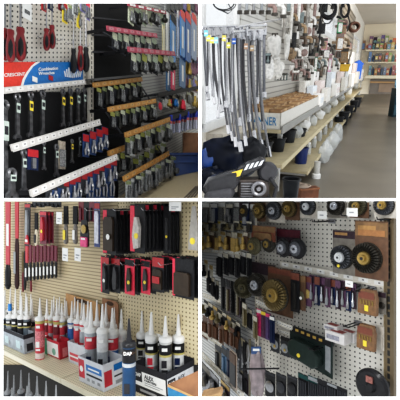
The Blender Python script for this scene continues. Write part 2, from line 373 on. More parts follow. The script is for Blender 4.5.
# small carded goods at the pegboard top
def cd(W, x, y0, y1, wpx, label, off=.06, **k):
    if W is W1: y1 = min(y1, 199.3)
    return card(W.M(x, y0, off), wpx*W.ku(x, y0, off), (y1-y0)*W.k(x, y0, off), label, **k)
SILV = mat('silver_bits', hx('6f7070'), .4, .4, .55, 160); GOLDB = mat('gold_bits', hx('b29a55'), .4, .4, .3, 120)
LILAC = mat('lilac_card', hx('8a86b0'), .5, 0, .35, 80); BW = mat('blister_white', hx('c6c8c6'), .35, 0, .35, 90)
cd(W1, 44, -3, 11, 5, 'small red and white card above the left small red screwdriver', .06, base=RED, head=NAVY, prod='bar', pmt=SILV)
cd(W1, 50.5, -3, 10, 5, 'small blue and red card above the right small red screwdriver', .06, base=NAVY, head=RED, prod='bar', pmt=SILV)
for i, (x, y0, y1, w, b, h, p) in enumerate([(61,-3,11,5,DRED,YEL,'one'),(65,3,23,5,YEL,RED,'sock'),(70.5,5,20,5,BW,GRN,'rods'),(75,-2,16,5,BW,BLU,'sock'),(79,8,28,4,YEL,GRN,'one'),(83,-3,12,5,LILAC,PAPER,'rods'),(88,2,20,4,LILAC,PINK,'sock')]):
    cd(W1, x, y0, y1, w, ol(i, 7, 'small bit card', 'in the cluster at the pegboard top right'), .05+.01*(i % 2), base=b, head=h, prod=p, pmt=SILV, group='small bit cards at the pegboard top')
for i, x in enumerate((38, 56, 66, 83)):
    peg_hook(W1.M(x, 38+i*3, .006), .045, ol(i, 4, 'short bare chrome hook', 'on the pegboard above the banner'), 'bare hooks on the pegboard', None)

# wrenches
def wr(x, y0, y1, wpx, label, group, off, st): 
    kk = W1.k(x, y0, off); wrench(W1.M(x, y0, off), (y1-y0)*kk, wpx*kk, label, group, st)
DWS = mat('dark_wrench_steel', (.11,.11,.115), .32, .7, .4, 40)
GS = mat('green_white_sticker', hx('b9c7bd'), .5); 
U = [(17.5,93,140,6.2,GS),(30.5,91,138,6,YEL),(42.5,90,136.5,6,GS),(63,89,127.5,5,YEL),(70.5,88.5,126.5,5,YEL),(78,88,124,5,GS),(84.5,87.5,121,4,GS)]
for i, (x, a, b, w, s) in enumerate(U): wr(x, a, b, w, ol(i, 7, 'black steel wrench', 'in the row right under the banner'), 'wrenches in the upper row', .05, s)
wr(5, 100, 197, 8, 'very large dark wrench hanging at the far left edge, full height', None, .1, GS)
wr(12, 168, 199.3, 9, 'large dark wrench end in the lower left corner', None, .16, GS)
U = [(24,149,193,6,GS),(44,141,170,3.6,GS),(56.5,144,177,5,GS),(72,139,163,3.6,YEL),(80,137,157,3.4,GS)]
for i, (x, a, b, w, s) in enumerate(U): wr(x, a, b, w, ol(i, 5, 'short steel wrench', 'in the row beneath the long upper price strip'), 'wrenches in the middle row', .12, s)
cd(W1, 62, 141, 169, 7, 'bagged beige and grey wrench set between the short steel wrenches', .12, base=mat('beige_bag', hx('9b9284'), .5, 0, .35, 60), head=None, prod='rods', pmt=SILV)
cd(W1, 33, 149, 170, 11, 'blue and red carded wrench left of the short steel wrenches', .13, base=NAVY, head=RED, prod='bar', pmt=STEEL, hh=.38)
CB = mat('crescent_blue', hx('26406b'), .4, 0, .3, 60)
for i, (x, y0, y1) in enumerate([(86,134,157),(93,131,155),(99.5,129,152),(105,127,149)]):
    cd(W1, x, y0, y1, 6.2, ol(i, 4, 'blue and red carded adjustable wrench', 'in the middle row'), .14-.005*i, base=CB, head=RED, prod='ply', pmt=STEEL, hh=.33, group='carded adjustable wrenches in the middle row', barm=None, dot=PAPER)
n = 12
for i in range(n):
    x = 49+i*5.9; y = 189-i*2.75
    cd(W1, x, y, y+24-(i*.2), 6, ol(i, n, 'dark carded wrench with red header', 'in the bottom row'), .2-.004*(i % 2), base=CB if i % 3 else DK, head=RED if i > 2 else DK, prod='ply' if i % 2 else 'one', pmt=STEEL, hh=.3, group='carded wrenches in the bottom row', dot=PAPER if i % 2 else None)
for i, x in enumerate((90, 97, 104, 111)):
    cd(W1, x, 172-i*3, 199, 6, ol(i, 4, 'blue carded wrench', 'in the very lowest row'), .17, base=CB, head=RED, prod='ply', pmt=STEEL, group='lowest carded wrenches')

# --- right half: black shelf, pink and orange strips ---
M0, L, h = bar(W1, (93,78.5), (142,74), .1, 2.5, .01, K, 'x')
t = T('ribbed_shelf', 'grey black ribbed empty shelf above the topmost orange strip', 'shelf', M0)
MB().box(0, L, 0, .16, -h*.35, 0).build('shelf_board', mat('shelf_grey', (.07,.075,.08), .5), t)
MB().box(0, L, -.004, 0, -h, .0).build('front_edge', pm('ribbed_edge', (.09,.09,.09), (.01,.01,.01), .022, 1., .006, slot=True), t)
# a lattice of black rails behind the pink strips
for i, (a, b) in enumerate([((93,17),(141,22)),((93,34),(141,37)),((93,51),(128,52))]):
    M0, L, h = bar(W1, a, b, .03, 1.6, .01, K, 'x'); tag(MB().box(0, L, -.01, .01, -h, 0).build('crossbar', mat('bar_grey', (.05,.05,.055), .4), None, M0), ['topmost','middle','lowest'][i]+' black metal crossbar on the empty upper black panel', 'bar')
def brace(p0, p1, o0, o1, label):
    A = W1.P(*p0, o0); B = W1.P(*p1, o1); M0 = W1.M(0,0,0,at=A); I = M0.inverted(); q = I @ B
    tag(MB().tube([(0,0,0), tuple(q)], .0055, 6).build('diagonal_brace', DK, None, M0), label, 'brace')
brace((96,99),(126,140), .02, .2, 'black diagonal brace running down beside the second orange strip')
brace((108,46),(126,56), .02, .16, 'thin dark brace left of the lower pink strip')
brace((142,88),(155,107), .02, .16, 'thin dark brace between the first and second orange strips')
brace((150,136),(163,155), .02, .2, 'thin dark brace above the lowest orange strip')
brace((100,30),(112,38), .02, .16, 'thin dark brace under the left end of the upper pink strip')
shelf_rail(W1, (128,2.5), (166,11), .16, 3, 'short pink price strip at the very top of the socket display', PSTR, 5)
shelf_rail(W1, (107,25.5), (157,33.5), .16, 4.6, 'upper long pink price strip over rows of hanging sockets', PSTR, 8, labm=mat('pink_label', hx('b87a84'), .5, 0, 0))
shelf_rail(W1, (128,46.5), (175,51.5), .22, 4.8, 'lower long pink price strip in front of the blue blades', PSTR, 8, labm=mat('pink_label', hx('b87a84'), .5, 0, 0))
OL = mat('orange_label', hx('c8a064'), .5, 0, 0)
shelf_rail(W1, (93,82.5), (142,77), .08, 4.4, 'topmost orange price strip, just below the grey ribbed shelf', ORG, 8, labm=OL)
shelf_rail(W1, (108,107), (156,98.5), .16, 4.6, 'second orange price strip from the top', ORG, 8, labm=OL)
shelf_rail(W1, (125,132.5), (170,117), .22, 4.8, 'third orange price strip from the top', ORG, 8, labm=OL)
shelf_rail(W1, (108,151), (128,144), .14, 4.8, 'short orange price strip left of the third one', ORG, 3, labm=OL)
shelf_rail(W1, (123,176.5), (169,151), .22, 5, 'lowest orange price strip over the beige base deck', ORG, 8, labm=OL)
def sockrow(p0, p1, n, h0, h1, w, off, where, grp, kinds=('sock','one'), heads=(GRN,), bases=(DK,), pmts=(SILV,), noun='socket card', hh=.32):
    for i in range(n):
        f = (i+.5)/n; x = lerp(p0[0], p1[0], f); y = lerp(p0[1], p1[1], f); hp = lerp(h0, h1, f)*R.uniform(.88, 1.06)
        cd(W1, x, y, y+hp, w*R.uniform(.9, 1.05), ol(i, n, noun, where), off-.012*(i % 2), base=bases[i % len(bases)], head=heads[(i*7) % len(heads)], prod=kinds[(i*5) % len(kinds)], pmt=pmts[(i*3) % len(pmts)], hh=hh, group=grp, name='carded_socket')
GW = mat('green_white_card', hx('c9cfb6'), .5, 0, .3, 120); BL2 = mat('pale_green_card', hx('a9b7a0'), .5, 0, .3, 120); YG = mat('yellow_green_tag', hx('a3a858'), .5, 0, .3, 120)
SO = (SILV, mat('dark_socket', hx('2b2b27'), .4, .4, .3, 100))
sockrow((128,5),(165,11), 6, 20, 14, 5.6, .14, 'in the row under the topmost pink strip', 'sockets under the topmost pink strip', heads=(GW, BL2), bases=(GW, DK, BL2), pmts=SO)
sockrow((112,32),(157,38), 8, 20, 17, 5, .14, 'under the upper long pink strip', 'sockets under the upper pink strip', heads=(GW, BL2), pmts=SO, hh=.42)
sockrow((131,53),(174,56), 8, 21, 16, 5, .2, 'under the lower long pink strip', 'sockets under the lower pink strip', heads=(GW, BL2, YG), pmts=SO, hh=.42)
sockrow((96,88),(142,82), 8, 20, 16, 5, .07, 'under the topmost orange strip', 'sockets under the topmost orange strip', heads=(YG, GRN, GW), pmts=SO, hh=.22, bases=(K, DK))
sockrow((110,112),(156,104), 9, 19, 16, 4.8, .15, 'under the second orange strip', 'sockets under the second orange strip', heads=(YG, GRN, GW), pmts=SO, hh=.28, bases=(K, DK))
sockrow((125,138),(171,123), 9, 20, 17, 4.8, .21, 'under the third orange strip', 'sockets under the third orange strip', heads=(YG, GRN, GW), pmts=SO, hh=.28, bases=(DK, BW, DK))
sockrow((110,157),(130,150), 4, 22, 18, 4.6, .13, 'under the short orange strip', 'sockets under the short orange strip', heads=(YG, GW), pmts=SO, bases=(K, DK))
sockrow((133,160),(166,140), 6, 18, 16, 5, .12, 'in the back row above the lowest orange strip', 'sockets behind the lowest orange strip', heads=(YG, GRN), pmts=SO, bases=(DK, BW))
sockrow((126,182),(176,155), 10, 24, 19, 5.4, .22, 'under the lowest orange strip', 'sockets under the lowest orange strip', heads=(GRN, BW, GW), pmts=(SILV, GREYP, SO[1]), bases=(BW, GREYP, DK), hh=.2)
# long blue blades and levels
def strip_tool(x, y0, y1, wpx, label, m, capm, off=.08, name='saw_blade_sleeve', cat='saw blade'):
    W = W1; k_ = W.k(x, y0, off); ku_ = W.ku(x, y0, off); t = T(name, label, cat, W.M(x, y0, off)); w = wpx*ku_*.5; h = (y1-y0)*k_
    MB().ext([(-w,0),(w,0),(w,-h*.95),(w*.5,-h),(-w,-h)], -.004, .004).build('sleeve', m, t)
    MB().ext([(-w,0),(-w*.6,h*.06),(w*.6,h*.06),(w,0),(w,-h*.14),(-w,-h*.1)], -.006, .005).build('end_cap', capm, t)
    MB().box(-w*.35, w*.2, -.0055, -.004, -h*.8, -h*.3).build('printed_stripe', PAPER, t)
BLB = mat('blade_blue', hx('4f86bd'), .3, 0, .2, 20); BLD = mat('blade_dark_blue', hx('2d5f9c'), .3, 0, .2, 20); LR = mat('bright_red', hx('d8473f'), .4)
WY = mat('yellow_white', hx('d6cfa8'), .5, 0, .1)
strip_tool(163.5, 16, 60, 2.4, 'thin cream yellow ruler left of the blue blades', WY, WY, .06, 'long_ruler', 'ruler')
strip_tool(167.5, 15, 58, 2.4, 'thin white ruler next to the first blue blade', PAPER, PAPER, .06, 'long_ruler', 'ruler')
strip_tool(173, 18, 62, 5, 'first blue saw blade sleeve from the left, with dark top', BLB, DK)
strip_tool(178.5, 14, 58, 2.6, 'thin white blue saw sleeve between wide blue ones', mat('pale_blue', hx('a9b4c8'), .4), PAPER)
strip_tool(182.5, 14, 57, 4.5, 'blue saw blade sleeve with red cap, left of three', BLB, LR, .1)
strip_tool(188, 16, 62, 5, 'dark blue saw blade sleeve with red cap, middle of three', BLD, LR, .1)
strip_tool(194, 17, 60, 4.5, 'pale grey blue saw blade sleeve with red cap, right of three', mat('grey_blue', hx('8fa0ba'), .4), LR, .1)
strip_tool(168, 62, 91, 3.4, 'short teal and purple sleeve below the lower pink strip', mat('teal_purple', hx('2f5f86'), .4), PURP, .07)
strip_tool(173, 66, 90, 3.6, 'short bright pink sleeve below the lower pink strip', mat('hot_pink', hx('cf3c62'), .4), DK, .08)
strip_tool(182.5, 56, 88, 5.5, 'broad dusty blue sleeve hanging under the right blades', mat('dusty_blue', hx('5d7ea5'), .4), BLD, .08)
# clutter strips at the far right
cm = [SILV, LILAC, DK, BW, mat('mauve', hx('8d6b7c'), .5, 0, .3, 80), GOLDB, NAVY, GREYP]
rr = random.Random(4)
k_ = 0
for j, (y0, y1) in enumerate([(0,12),(58,74),(75,90)]):
    for i in range(5 if j else 4):
        x = (187.5+i*2.6) if j else 184+i*4
        cd(W1, x, y0+rr.uniform(-1,1), y1+rr.uniform(-1,3), 3.2, f"{ol(i, 5 if j else 4, 'narrow silver bit card', 'in the ' + ['top', 'middle', 'lower'][j] + ' row beside the blue sleeves')}", .05+.01*(i % 2), base=rr.choice(cm), head=rr.choice(cm), prod=rr.choice(['rods','sock','one']), pmt=rr.choice(cm), group='narrow bit cards at the right edge')
# cards at top centre
for i in range(4):
    cd(W1, 167+i*4.3, -3, 13, 4.2, ol(i, 4, 'pale card of drill bits', 'hanging above the rulers and blades'), .06, base=[BW, GREYP, LILAC, BW][i], head=[BLU, PAPER, DK, GRN][i], prod='rods', pmt=SILV, group='drill bit cards above the blades')
# dark ledge and mixed fittings
M0, L, h = bar(W1, (157,94), (199,86), .12, 3.6, .01, K, 'x')
t = T('dark_ledge', 'narrow dark metal ledge above the mixed silver fittings', 'shelf', M0); MB().box(0, L, 0, .12, -h*.5, 0).build('ledge_board', DK, t); MB().box(0, L, -.006, 0, -h, 0.003).build('ledge_front', K, t)
M0, L, h = bar(W1, (168,117), (199,108), .16, 3.6, .01, K, 'x')
t = T('dark_ledge', 'narrow dark metal ledge above the blue capped white tubes', 'shelf', M0); MB().box(0, L, 0, .12, -h*.5, 0).build('ledge_board', DK, t); MB().box(0, L, -.006, 0, -h, 0.003).build('ledge_front', K, t)
for i in range(11):
    x = 160+i*3.6; y = 96+R.uniform(0,3)-i*.5
    cd(W1, x, y, y+R.uniform(11,17), 4, ol(i, 11, 'small bagged fitting', 'in the row beneath the upper dark ledge'), .11-.015*(i % 2), base=rr.choice([BW, OLIVE, GREYP, DK]), head=rr.choice([GW, OLIVE, DK, PAPER]), prod=rr.choice(['disc','sock','one']), pmt=rr.choice([SILV, GOLDB, PINK, BW, BLU]), group='bagged fittings under the upper dark ledge')
RB = mat('royal_blue', hx('2a3fae'), .35, 0, .2, 60)
for i in range(10):
    x = 171+i*2.8; y = 116-i*.6+R.uniform(-.8,.8); k_ = W1.k(x, y, .16); s = 3*k_
    t = T('capped_tube', ol(i, 10, 'white tube with royal blue cap', 'above the blue bins'), 'tube', W1.M(x, y, .16-.02*(i % 3)), 'blue capped tubes')
    MB().lathe([(s*.5,0),(s*.62,-s*.4),(s*.6,-s*1.8),(s*.42,-s*2)], n=10).build('cap', RB, t, smooth=True)
    MB().lathe([(s*.42,-s*2),(s*.42,-s*2.9)], n=10).build('red_collar', mat('soft_red', hx('c05a5c'), .5), t)
    MB().lathe([(s*.44,-s*2.9),(s*.46,-s*5.6),(s*.3,-s*6)], n=10).build('tube_body', mat('milky_plastic', hx('b9bdd0'), .35, 0, .1), t, smooth=True)
# base deck, bins, cardboard
a = W1.P(114,200,.0); b = W1.P(200,146,.0); c = W1.P(160,206,.42)
nd = (b-a).cross(c-a).normalized()
if nd.z < 0: nd = -nd
def deckP(px_, py_): r = ray(px_, py_); return CAM + r*((a-CAM).dot(nd)/r.dot(nd))
def frame_at(P, x, up):
    x = x.normalized(); z = (up - x*up.dot(x)).normalized(); y = z.cross(x)
    return Matrix(((x.x,y.x,z.x,P.x),(x.y,y.y,z.y,P.y),(x.z,y.z,z.z,P.z),(0,0,0,1)))
M0 = frame_at(a, b-a, nd); I = M0.inverted()
pts = [I @ deckP(*q) for q in ((115,199.4),(198.8,199.2),(198.8,150),(186,155),(150,177))]
n_ = len(pts)
o = MB().add([(p.x,p.y,0) for p in pts]+[(p.x,p.y,-.012) for p in pts], [tuple(range(n_)), tuple(range(2*n_-1,n_-1,-1))]+[(i,(i+1)%n_,n_+(i+1)%n_,n_+i) for i in range(n_)]).build('base_deck', mat('beige_deck', hx('c3b494'), .5, 0, .05), None, M0)
tag(o, 'plain beige base deck at the foot of the socket display', 'shelf')
BB = mat('bin_blue', hx('173c78'), .35, 0, .1, 10)
def bin_(px_, py_, w, d, h, label):
    P = deckP(px_, py_); M0 = frame_at(P, Vector((1,.12,0.02)), Vector((0,0,1))); t = T('storage_bin', label, 'bin', M0); b = MB(); e = .012
    b.ext([(0,0),(w,0),(w+e,h),(-e,h)], 0, .01); b.ext([(0,0),(w,0),(w+e,h),(-e,h)], d-.01, d); b.box(0,w,0,d,0,.01); b.box(-e*.5,.006,0,d,0,h); b.box(w-.006,w+e*.5,0,d,0,h); b.build('bin_shell', BB, t)
    r = MB(); r.box(-e*1.4,w+e*1.4,-.014,.004,h-.02,h); r.box(-e*1.4,w+e*1.4,d-.004,d+.014,h-.02,h); r.box(-e*1.4,0,0,d,h-.02,h); r.box(w,w+e*1.4,0,d,h-.02,h); r.build('rim', BB, t)
kx = (deckP(175,178)-CAM).y/FPX
bin_(176.5, 176, 30*kx, .16, 16*kx, 'lower front blue plastic bin standing on the beige deck')
bin_(172, 168, 34*kx, .2, 17*kx, 'blue plastic bin standing behind the lower front blue bin')
P = deckP(190, 160); t = T('cardboard_carton', 'brown cardboard carton standing behind the blue bins', 'box', frame_at(P, Vector((1,.1,0)), Vector((0,0,1))))
MB().box(-.06,.14,.0,.12,0,.24).build('carton', CARDB, t); MB().box(-.061,.141,-.001,0,.235,.24).build('flap_edge', TAN, t)
for i in range(4):
    P = deckP(184+i*3.5, 199-i*.5); q = deckP(196+i*2, 187-i*.2); M0 = frame_at(P, q-P, nd); L = (q-P).length
    tag(MB().box(0, L, -.004, .004, 0, .006).build('deck_rib', mat('rib_grey', hx('6f665a'), .5), None, M0), ol(i, 4, 'thin raised rib', 'at the front corner of the beige deck'), 'rib', 'ribs on the beige deck corner')
BAY2 = 1
L_BAY1 = set(bpy.data.objects.keys())
# =====================================================================
# UPPER RIGHT BAY: long plumbing aisle with windows, counter and floor
# =====================================================================
N2 = Vector((0,-.335,1)).normalized()
W2 = Plane((385, 66), 240, 100, 2.66, v=N2)
M2 = W2.M(281, 130, 0); I2 = M2.inverted()
def l2(px_, py_, off=0.): return I2 @ W2.P(px_, py_, off)
class HP:
    """level plane of the aisle at local height z"""
    def __init__(s, z): s.Q = M2 @ Vector((0,0,z))
    def P(s, px_, py_): r = ray(px_, py_); return CAM + r*((s.Q-CAM).dot(N2)/r.dot(N2))
def FM(P, rz=0.):
    x = Vector((1,0,0)); z = N2; y = z.cross(x); m = Matrix(((x.x,y.x,z.x,P.x),(x.y,y.y,z.y,P.y),(x.z,y.z,z.z,P.z),(0,0,0,1)))
    return m @ Matrix.Rotation(rz, 4, 'Z')
def kP(P): return (P-CAM).y/FPX
LIGHTW = mat('wall_paint_cream', hx('d9d4ca'), .7, 0, .04, 2)
xb = l2(360, 66).x; zf = l2(316, 178, .45).z; zc = l2(360, 12).z
xa = l2(204, 66).x
def wpiece(x0, x1, z0, z1): 
    return MB().box(x0, x1, 0, .06, z0, z1)
x1_, x2_, x3_, x4_, x5_ = l2(237,60).x, l2(323,30).x, l2(336,30).x, l2(352,50).x, l2(358.6,50).x
zs = l2(220, 123).z; z2a, z2b = l2(329, 36).z, l2(329, 12).z; z3a, z3b = l2(356, 62).z, l2(356, 36).z
b = MB()
zlow = l2(230, 197.5, 0).z
b.box(xa, x1_, 0, .012, zlow, zs); b.box(x1_, x2_, 0, .06, zf, zc+3); b.box(x2_, x3_, 0, .06, zf, z2a); b.box(x2_, x3_, 0, .06, z2b, zc+3)
b.box(x3_, x4_, 0, .06, zf, zc+3); b.box(x4_, x5_, 0, .06, zf, z3a); b.box(x4_, x5_, 0, .06, z3b, zc+3); b.box(x5_, xb+.06, 0, .06, zf, zc+3)
struct(b.build('wall_left', LIGHTW, None, M2))
GL = mat('window_glass', (.95,.97,1), .02, 0, 0, alpha=.25)
for i, (p, q, r_, s_) in enumerate([(xa, x1_, zs, zs+3), (x2_, x3_, z2a, z2b), (x4_, x5_, z3a, z3b)]):
    o = struct(MB().box(p, q, .008, .012, r_, s_).build(f'window_{i+1}', GL, None, M2)); e = .025 if i == 0 else .04
    f = MB(); f.box(p, q, -.01, .02, r_-.02, r_+e); f.box(q-e*2, q, -.01, .06, r_, s_); f.box(p, p+e, 0, .012, r_, s_)
    if i: f.box(p, q, -.01, .06, s_-e, s_)
    struct(f.build('window_frame', WP, None, M2)).parent = o; o.children[0].matrix_parent_inverse = o.matrix_world.inverted()
o = struct(MB().box(xa+.03, x1_+.05, -.10, 0, zs-.07, zs-.03).build('window_sill', mat('sill', hx('c4bcae'), .5), None, M2))
t_ = l2(245, 60).x
tag(MB().box(x1_+.02, l2(262,60).x, -.012, -.002, l2(250,108).z, l2(250,-4).z).build('slatwall_panel', pm('slat_pale', hx('c9c7c2'), hx('96948f'), .03, .034, .004, lines=True), None, M2), 'pale grooved panel beside the big bright window, behind the hoses', 'panel')
tag(MB().box(l2(263,60).x, x2_-.1, -.012, -.002, l2(290,100).z, l2(270,-4).z).build('slatwall_panel', pm('slat_grey', hx('b2aea6'), hx('807c75'), .03, .045, .005, lines=True), None, M2), 'greyish grooved panel behind the bagged fittings and brown parts tray', 'panel')
tag(MB().box(x3_+.1, x4_-.1, -.012, -.002, l2(345,80).z, l2(345,0).z).build('slatwall_panel', pm('slat_warm', hx('94897a'), hx('605848'), .1, .1, .02, lines=True), None, M2), 'brownish panel full of hanging goods between the two far windows', 'panel')
# floor, ceiling, back wall
W2b = Plane(None, 360, 66, W2.t(360, 66), v=N2, n=-W2.X)
FLOOR = HP(zf)
Q = [FLOOR.P(*p) for p in ((201.5,198.2),(399,198.2),(401,94),(300,94))]
Qb = [W2b.P(401, 90), W2b.P(330, 90)]
M0 = FM(Q[0]); I = M0.inverted(); fl = [I @ q for q in Q]
FLM = mat('concrete_floor', hx('6c655a'), .34, 0, .2, 1.8, bump=.02)
struct(MB().add([(p.x,p.y,0) for p in fl]+[(p.x,p.y,-.03) for p in fl], [(0,1,2,3),(7,6,5,4),(0,4,5,1),(1,5,6,2),(2,6,7,3),(3,7,4,0)]).build('floor', FLM, None, M0))
c1, c2 = W2b.P(346, 0), W2b.P(405, 0)
M0b = W2b.M(352, 66, 0); Ib = M0b.inverted()
def lb(px_, py_): return Ib @ W2b.P(px_, py_)
struct(MB().box(lb(340,66).x, lb(402,66).x, 0, .05, lb(370,105).z, lb(370,-8).z).build('wall_back', mat('far_wall_cream', hx('e2d8c4'), .7, 0, .04, .5), None, M0b))
zcl = l2(360, 14).z
struct(MB().box(l2(335,66).x, xb, -9, 0, zcl, zcl+.05).build('ceiling', mat('ceiling_grey', hx('bdb4a6'), .7, 0, .05, 1), None, M2))

# counter, shelves
SHC = mat('shelf_tan', hx('b9ad8e'), .5, 0, .08, 20); RAILM = mat('rail_grey', hx('8f8d88'), .4, .3, .1)
f0 = l2(281, 130, .275); zt = f0.z; zt1 = l2(281, 114, .275).z; xe = l2(365, 66, .275).x
t = T('long_counter', 'long counter board with metal front rail running to the back', 'counter', M2)
MB().box(f0.x, xe, -.275, -.002, zt-.025, zt).build('counter_board', SHC, t); MB().box(f0.x, xe, -.285, -.275, zt-.03, zt+.022).build('front_rail', RAILM, t)
for i in range(5):
    x = lerp(f0.x+.15, xe-.4, (i/4)**1.6); MB().box(x, x+.03, -.25, -.22, zf, zt-.025).build('post', WP, t)
OA, OB = .345, .40
A0 = l2(281, 165, OA); B0 = l2(309, 169, OB); zA, zB = A0.z, B0.z; xeA = l2(365, 66, OA).x
zA = A0.z
def shelfb(off, x0, z, label, lipm):
    t = T('display_shelf', label, 'shelf', M2); MB().box(x0, xeA, -off, -.03, z-.02, z).build('shelf_board', SHC, t); MB().box(x0, xeA, -off-.008, -off, z-.028, z+.004).build('front_lip', lipm, t)
    for i in range(5): x = lerp(x0+.05, xeA-.5, (i/4)**1.7); MB().box(x, x+.02, -off+.02, -.03, z-.05, z-.02).build('bracket', WP, t)
LIP = mat('shelf_lip', hx('c9bd9c'), .5, 0, .05)
shelfb(OA, A0.x, zA, 'upper tan shelf under the counter, carrying black pots', LIP)
shelfb(OB, B0.x-.1, zB, 'lower wide tan shelf nearest the floor with a blue bucket', LIP)
print('P2', 'A', A0, zA, 'B', B0, 'tray', f0, 'floor', zf)

# cardboard parts tray
x0t, x1t = f0.x, l2(322, 66, .27).x
t = T('parts_tray', 'long white tray with blue end lettering full of brown compartments', 'tray', M2)
b = MB(); hgt = zt1-zt
b.box(x0t, x0t+.006, -.27, -.02, zt, zt1); b.box(x0t, x1t, -.27, -.264, zt, zt1); b.box(x0t, x1t, -.026, -.02, zt, zt1+.03); b.box(x1t-.006, x1t, -.27, -.02, zt, zt1); b.box(x0t, x1t, -.27, -.02, zt, zt+.005)
b.build('tray_shell', mat('tray_white', hx('cfccc4'), .6, 0, .06), t)
tb = text('BANNER', .185, hgt*.5, 0, 0, 0, mat('banner_blue_ink', hx('2f78a8'), .5, 0, 0), t)
for v in tb.data.vertices: v.co = (x0t-.001+v.co.y, -.145-.06-v.co.x*-1 if False else -.15 - v.co.x, zt+hgt*.5+v.co.z)
BRB = [mat('compartment_brown', hx('9a7a58'), .7, 0, .2, 30), mat('compartment_tan', hx('b89a74'), .7, 0, .2, 30), mat('compartment_dark', hx('765a3e'), .7, 0, .25, 30)]
nr, ncol = 3, 15
rowname = ['front', 'middle', 'back']
for j in range(nr):
    for i in range(ncol):
        x = lerp(x0t+.02, x1t-.08, i/(ncol-1)); y = -.225+j*.078; hh = hgt*1.02+.012*j+R.uniform(0,.01); w = (x1t-x0t)/ncol*.86; P = M2 @ Vector((x, y, zt+.006))
        t = T('compartment_box', ol(i, ncol, 'open brown box', f'in the {rowname[j]} row of the tray'), 'box', W2.M(0,0,0,at=P), f'brown boxes in the {rowname[j]} row')
        b = MB(); e = .003
        b.box(0,w,-.035,-.035+e,0,hh); b.box(0,w,.035-e,.035,0,hh*1.06); b.box(0,e,-.035,.035,0,hh); b.box(w-e,w,-.035,.035,0,hh); b.box(0,w,-.035,.035,0,e); b.build('carton_shell', BRB[(i+j) % 2], t)
        g = MB(); [blob(g, (w*R.uniform(.3,.7), R.uniform(-.015,.015), hh*R.uniform(.6,.8)), min(w,.05)*.3, i*7+j+q, n=8, m=5) for q in range(2)]; g.build('fittings', BRB[2] if i % 3 else mat('pale_fitting', hx('c9b797'), .5), t, smooth=True)
# white goods after the tray; strong window sunlight is put into their whiter tints
WG = [mat('sunlit_white_carton', hx('f2f0ec'), .6, 0, .04), mat('sunlit_blue_carton', hx('dbe2e8'), .6, 0, .1), mat('sunlit_grey_carton', hx('e2dfd8'), .6, 0, .1), mat('sunlit_pink_carton', hx('e6d6d2'), .6, 0, .1)]
for j in range(3):
    n = 7
    for i in range(n):
        x = lerp(x1t+.1, xe-1.2, (i/(n-1))**1.5); P = M2 @ Vector((x, -.22+j*.08, zt)); w = .32+.12*i; h = .12+.08*j+.03*i*(j+1)
        pbox(W2.M(0,0,0,at=P), w*.8, .07, h*R.uniform(.8,1.1), ol(i, n, 'white packed carton', f'in the {rowname[j]} row past the brown tray'), m=WG[(i*2+j) % 4], band=WG[(i+j+1) % 4], group=f'white cartons in the {rowname[j]} row')
# blue bin and yellow bin on the counter end
def tub(P, wt, wb, h, label, m, cat='bucket', name='bucket', rim=True, fill=None, handle=False, grp=None):
    t = T(name, label, cat, FM(P), grp)
    MB().lathe([(wb*.5,0),(wt*.5,h),(wt*.44,h),(wb*.44,h*.1)], n=18).build('tub_wall', m, t, smooth=True)
    if rim: MB().ring((0,0,h), wt*.5, h*.04+.002, 'z', 20, 6).build('rim', m, t, smooth=True)
    if handle: MB().tube([(wt*.5*math.cos(a), -wt*.1, h-wt*.5*math.sin(a)) for a in [math.pi*q/8 for q in range(9)]], wt*.012, 5).build('handle', STEEL, t)
    return t
CNT = HP(zt+.01)
SKY = mat('bin_bright_blue', hx('2e6fe0'), .35, 0, .08, 10)
P = W2.P(356, 79, .2); k_ = kP(P); t = T('tilted_bin', 'bright blue plastic bin standing beside the last window', 'bin', FM(P))
MB().ext([(-3.2*k_,0),(3.4*k_,0),(4.2*k_,15*k_),(.5*k_,18*k_),(-4.8*k_,15*k_)], -3*k_, 3*k_).build('bin_body', SKY, t, bevel=k_*.5); MB().box(-4.8*k_, 4.4*k_, -3.6*k_, -3*k_, 13.6*k_, 15*k_).build('rim', SKY, t)
P = W2.P(344, 71.5, .2); k_ = kP(P); t = T('yellow_tray', 'yellow plastic tray hanging under brown bags near the far windows', 'tray', FM(P))
MB().ext([(-4.5*k_,0),(4*k_,0),(5*k_,6.5*k_),(-5*k_,7*k_)], -2*k_, 2*k_).build('tray_body', mat('tray_yellow', hx('c9a428'), .4), t, bevel=.01); MB().box(-5*k_, 5*k_, -2.5*k_, -2*k_, 5.8*k_, 7*k_).build('rim', mat('tray_yellow', hx('c9a428'), .4), t)
# pots on the upper shelf
SA, SB = HP(zA), HP(zB)
POT = mat('black_rubber', (.022,.024,.028), .35)
for (x, y, w, h, s) in [(264,156,16,14,'nearest black pot at the near shelf corner'),(277,151,16,13,'second black pot behind the nearest one'),(288,142,15,12,'third black pot, half under the white tray'),(271,141,14,13,'rear black pot deep beneath the white tray end'),(299,136,14,7,'low black dish at the far end of the pot row')]:
    P = SA.P(x, y); k_ = kP(P); tub(P, w*k_, w*.8*k_, h*k_, s, POT, 'pot', 'planter_pot')
P = SB.P(300.5, 163); k_ = kP(P); tub(P, 13*k_, 11.5*k_, 15*k_, 'navy blue bucket standing on the lower wide shelf', mat('bucket_navy', hx('1d2f66'), .35), handle=True)
BAGW = mat('bag_white', hx('cfd0ce'), .3, 0, .1, 20); BAGC = mat('bag_clear', hx('c9cccc'), .2, 0, .1, 25, alpha=.6)
def bag(P, w, h, label, m, group=None, seed=1, lying=False, tie=True, name='plastic_bag', cat='bag', core=None):
    t = T(name, label, cat, FM(P), group); b = MB()
    blob(b, (0,0,(h*.5 if lying else -h*.55)), w*.5, seed, .22, 16, 10, 1, .6, h/w*.95); b.build('bag_body', m, t, smooth=True)
    if tie and not lying: MB().box(-w*.22, w*.22, -.001-w*.05, w*.05, -h*.14, 0).build('header_card', core or PAPER, t)
    return t
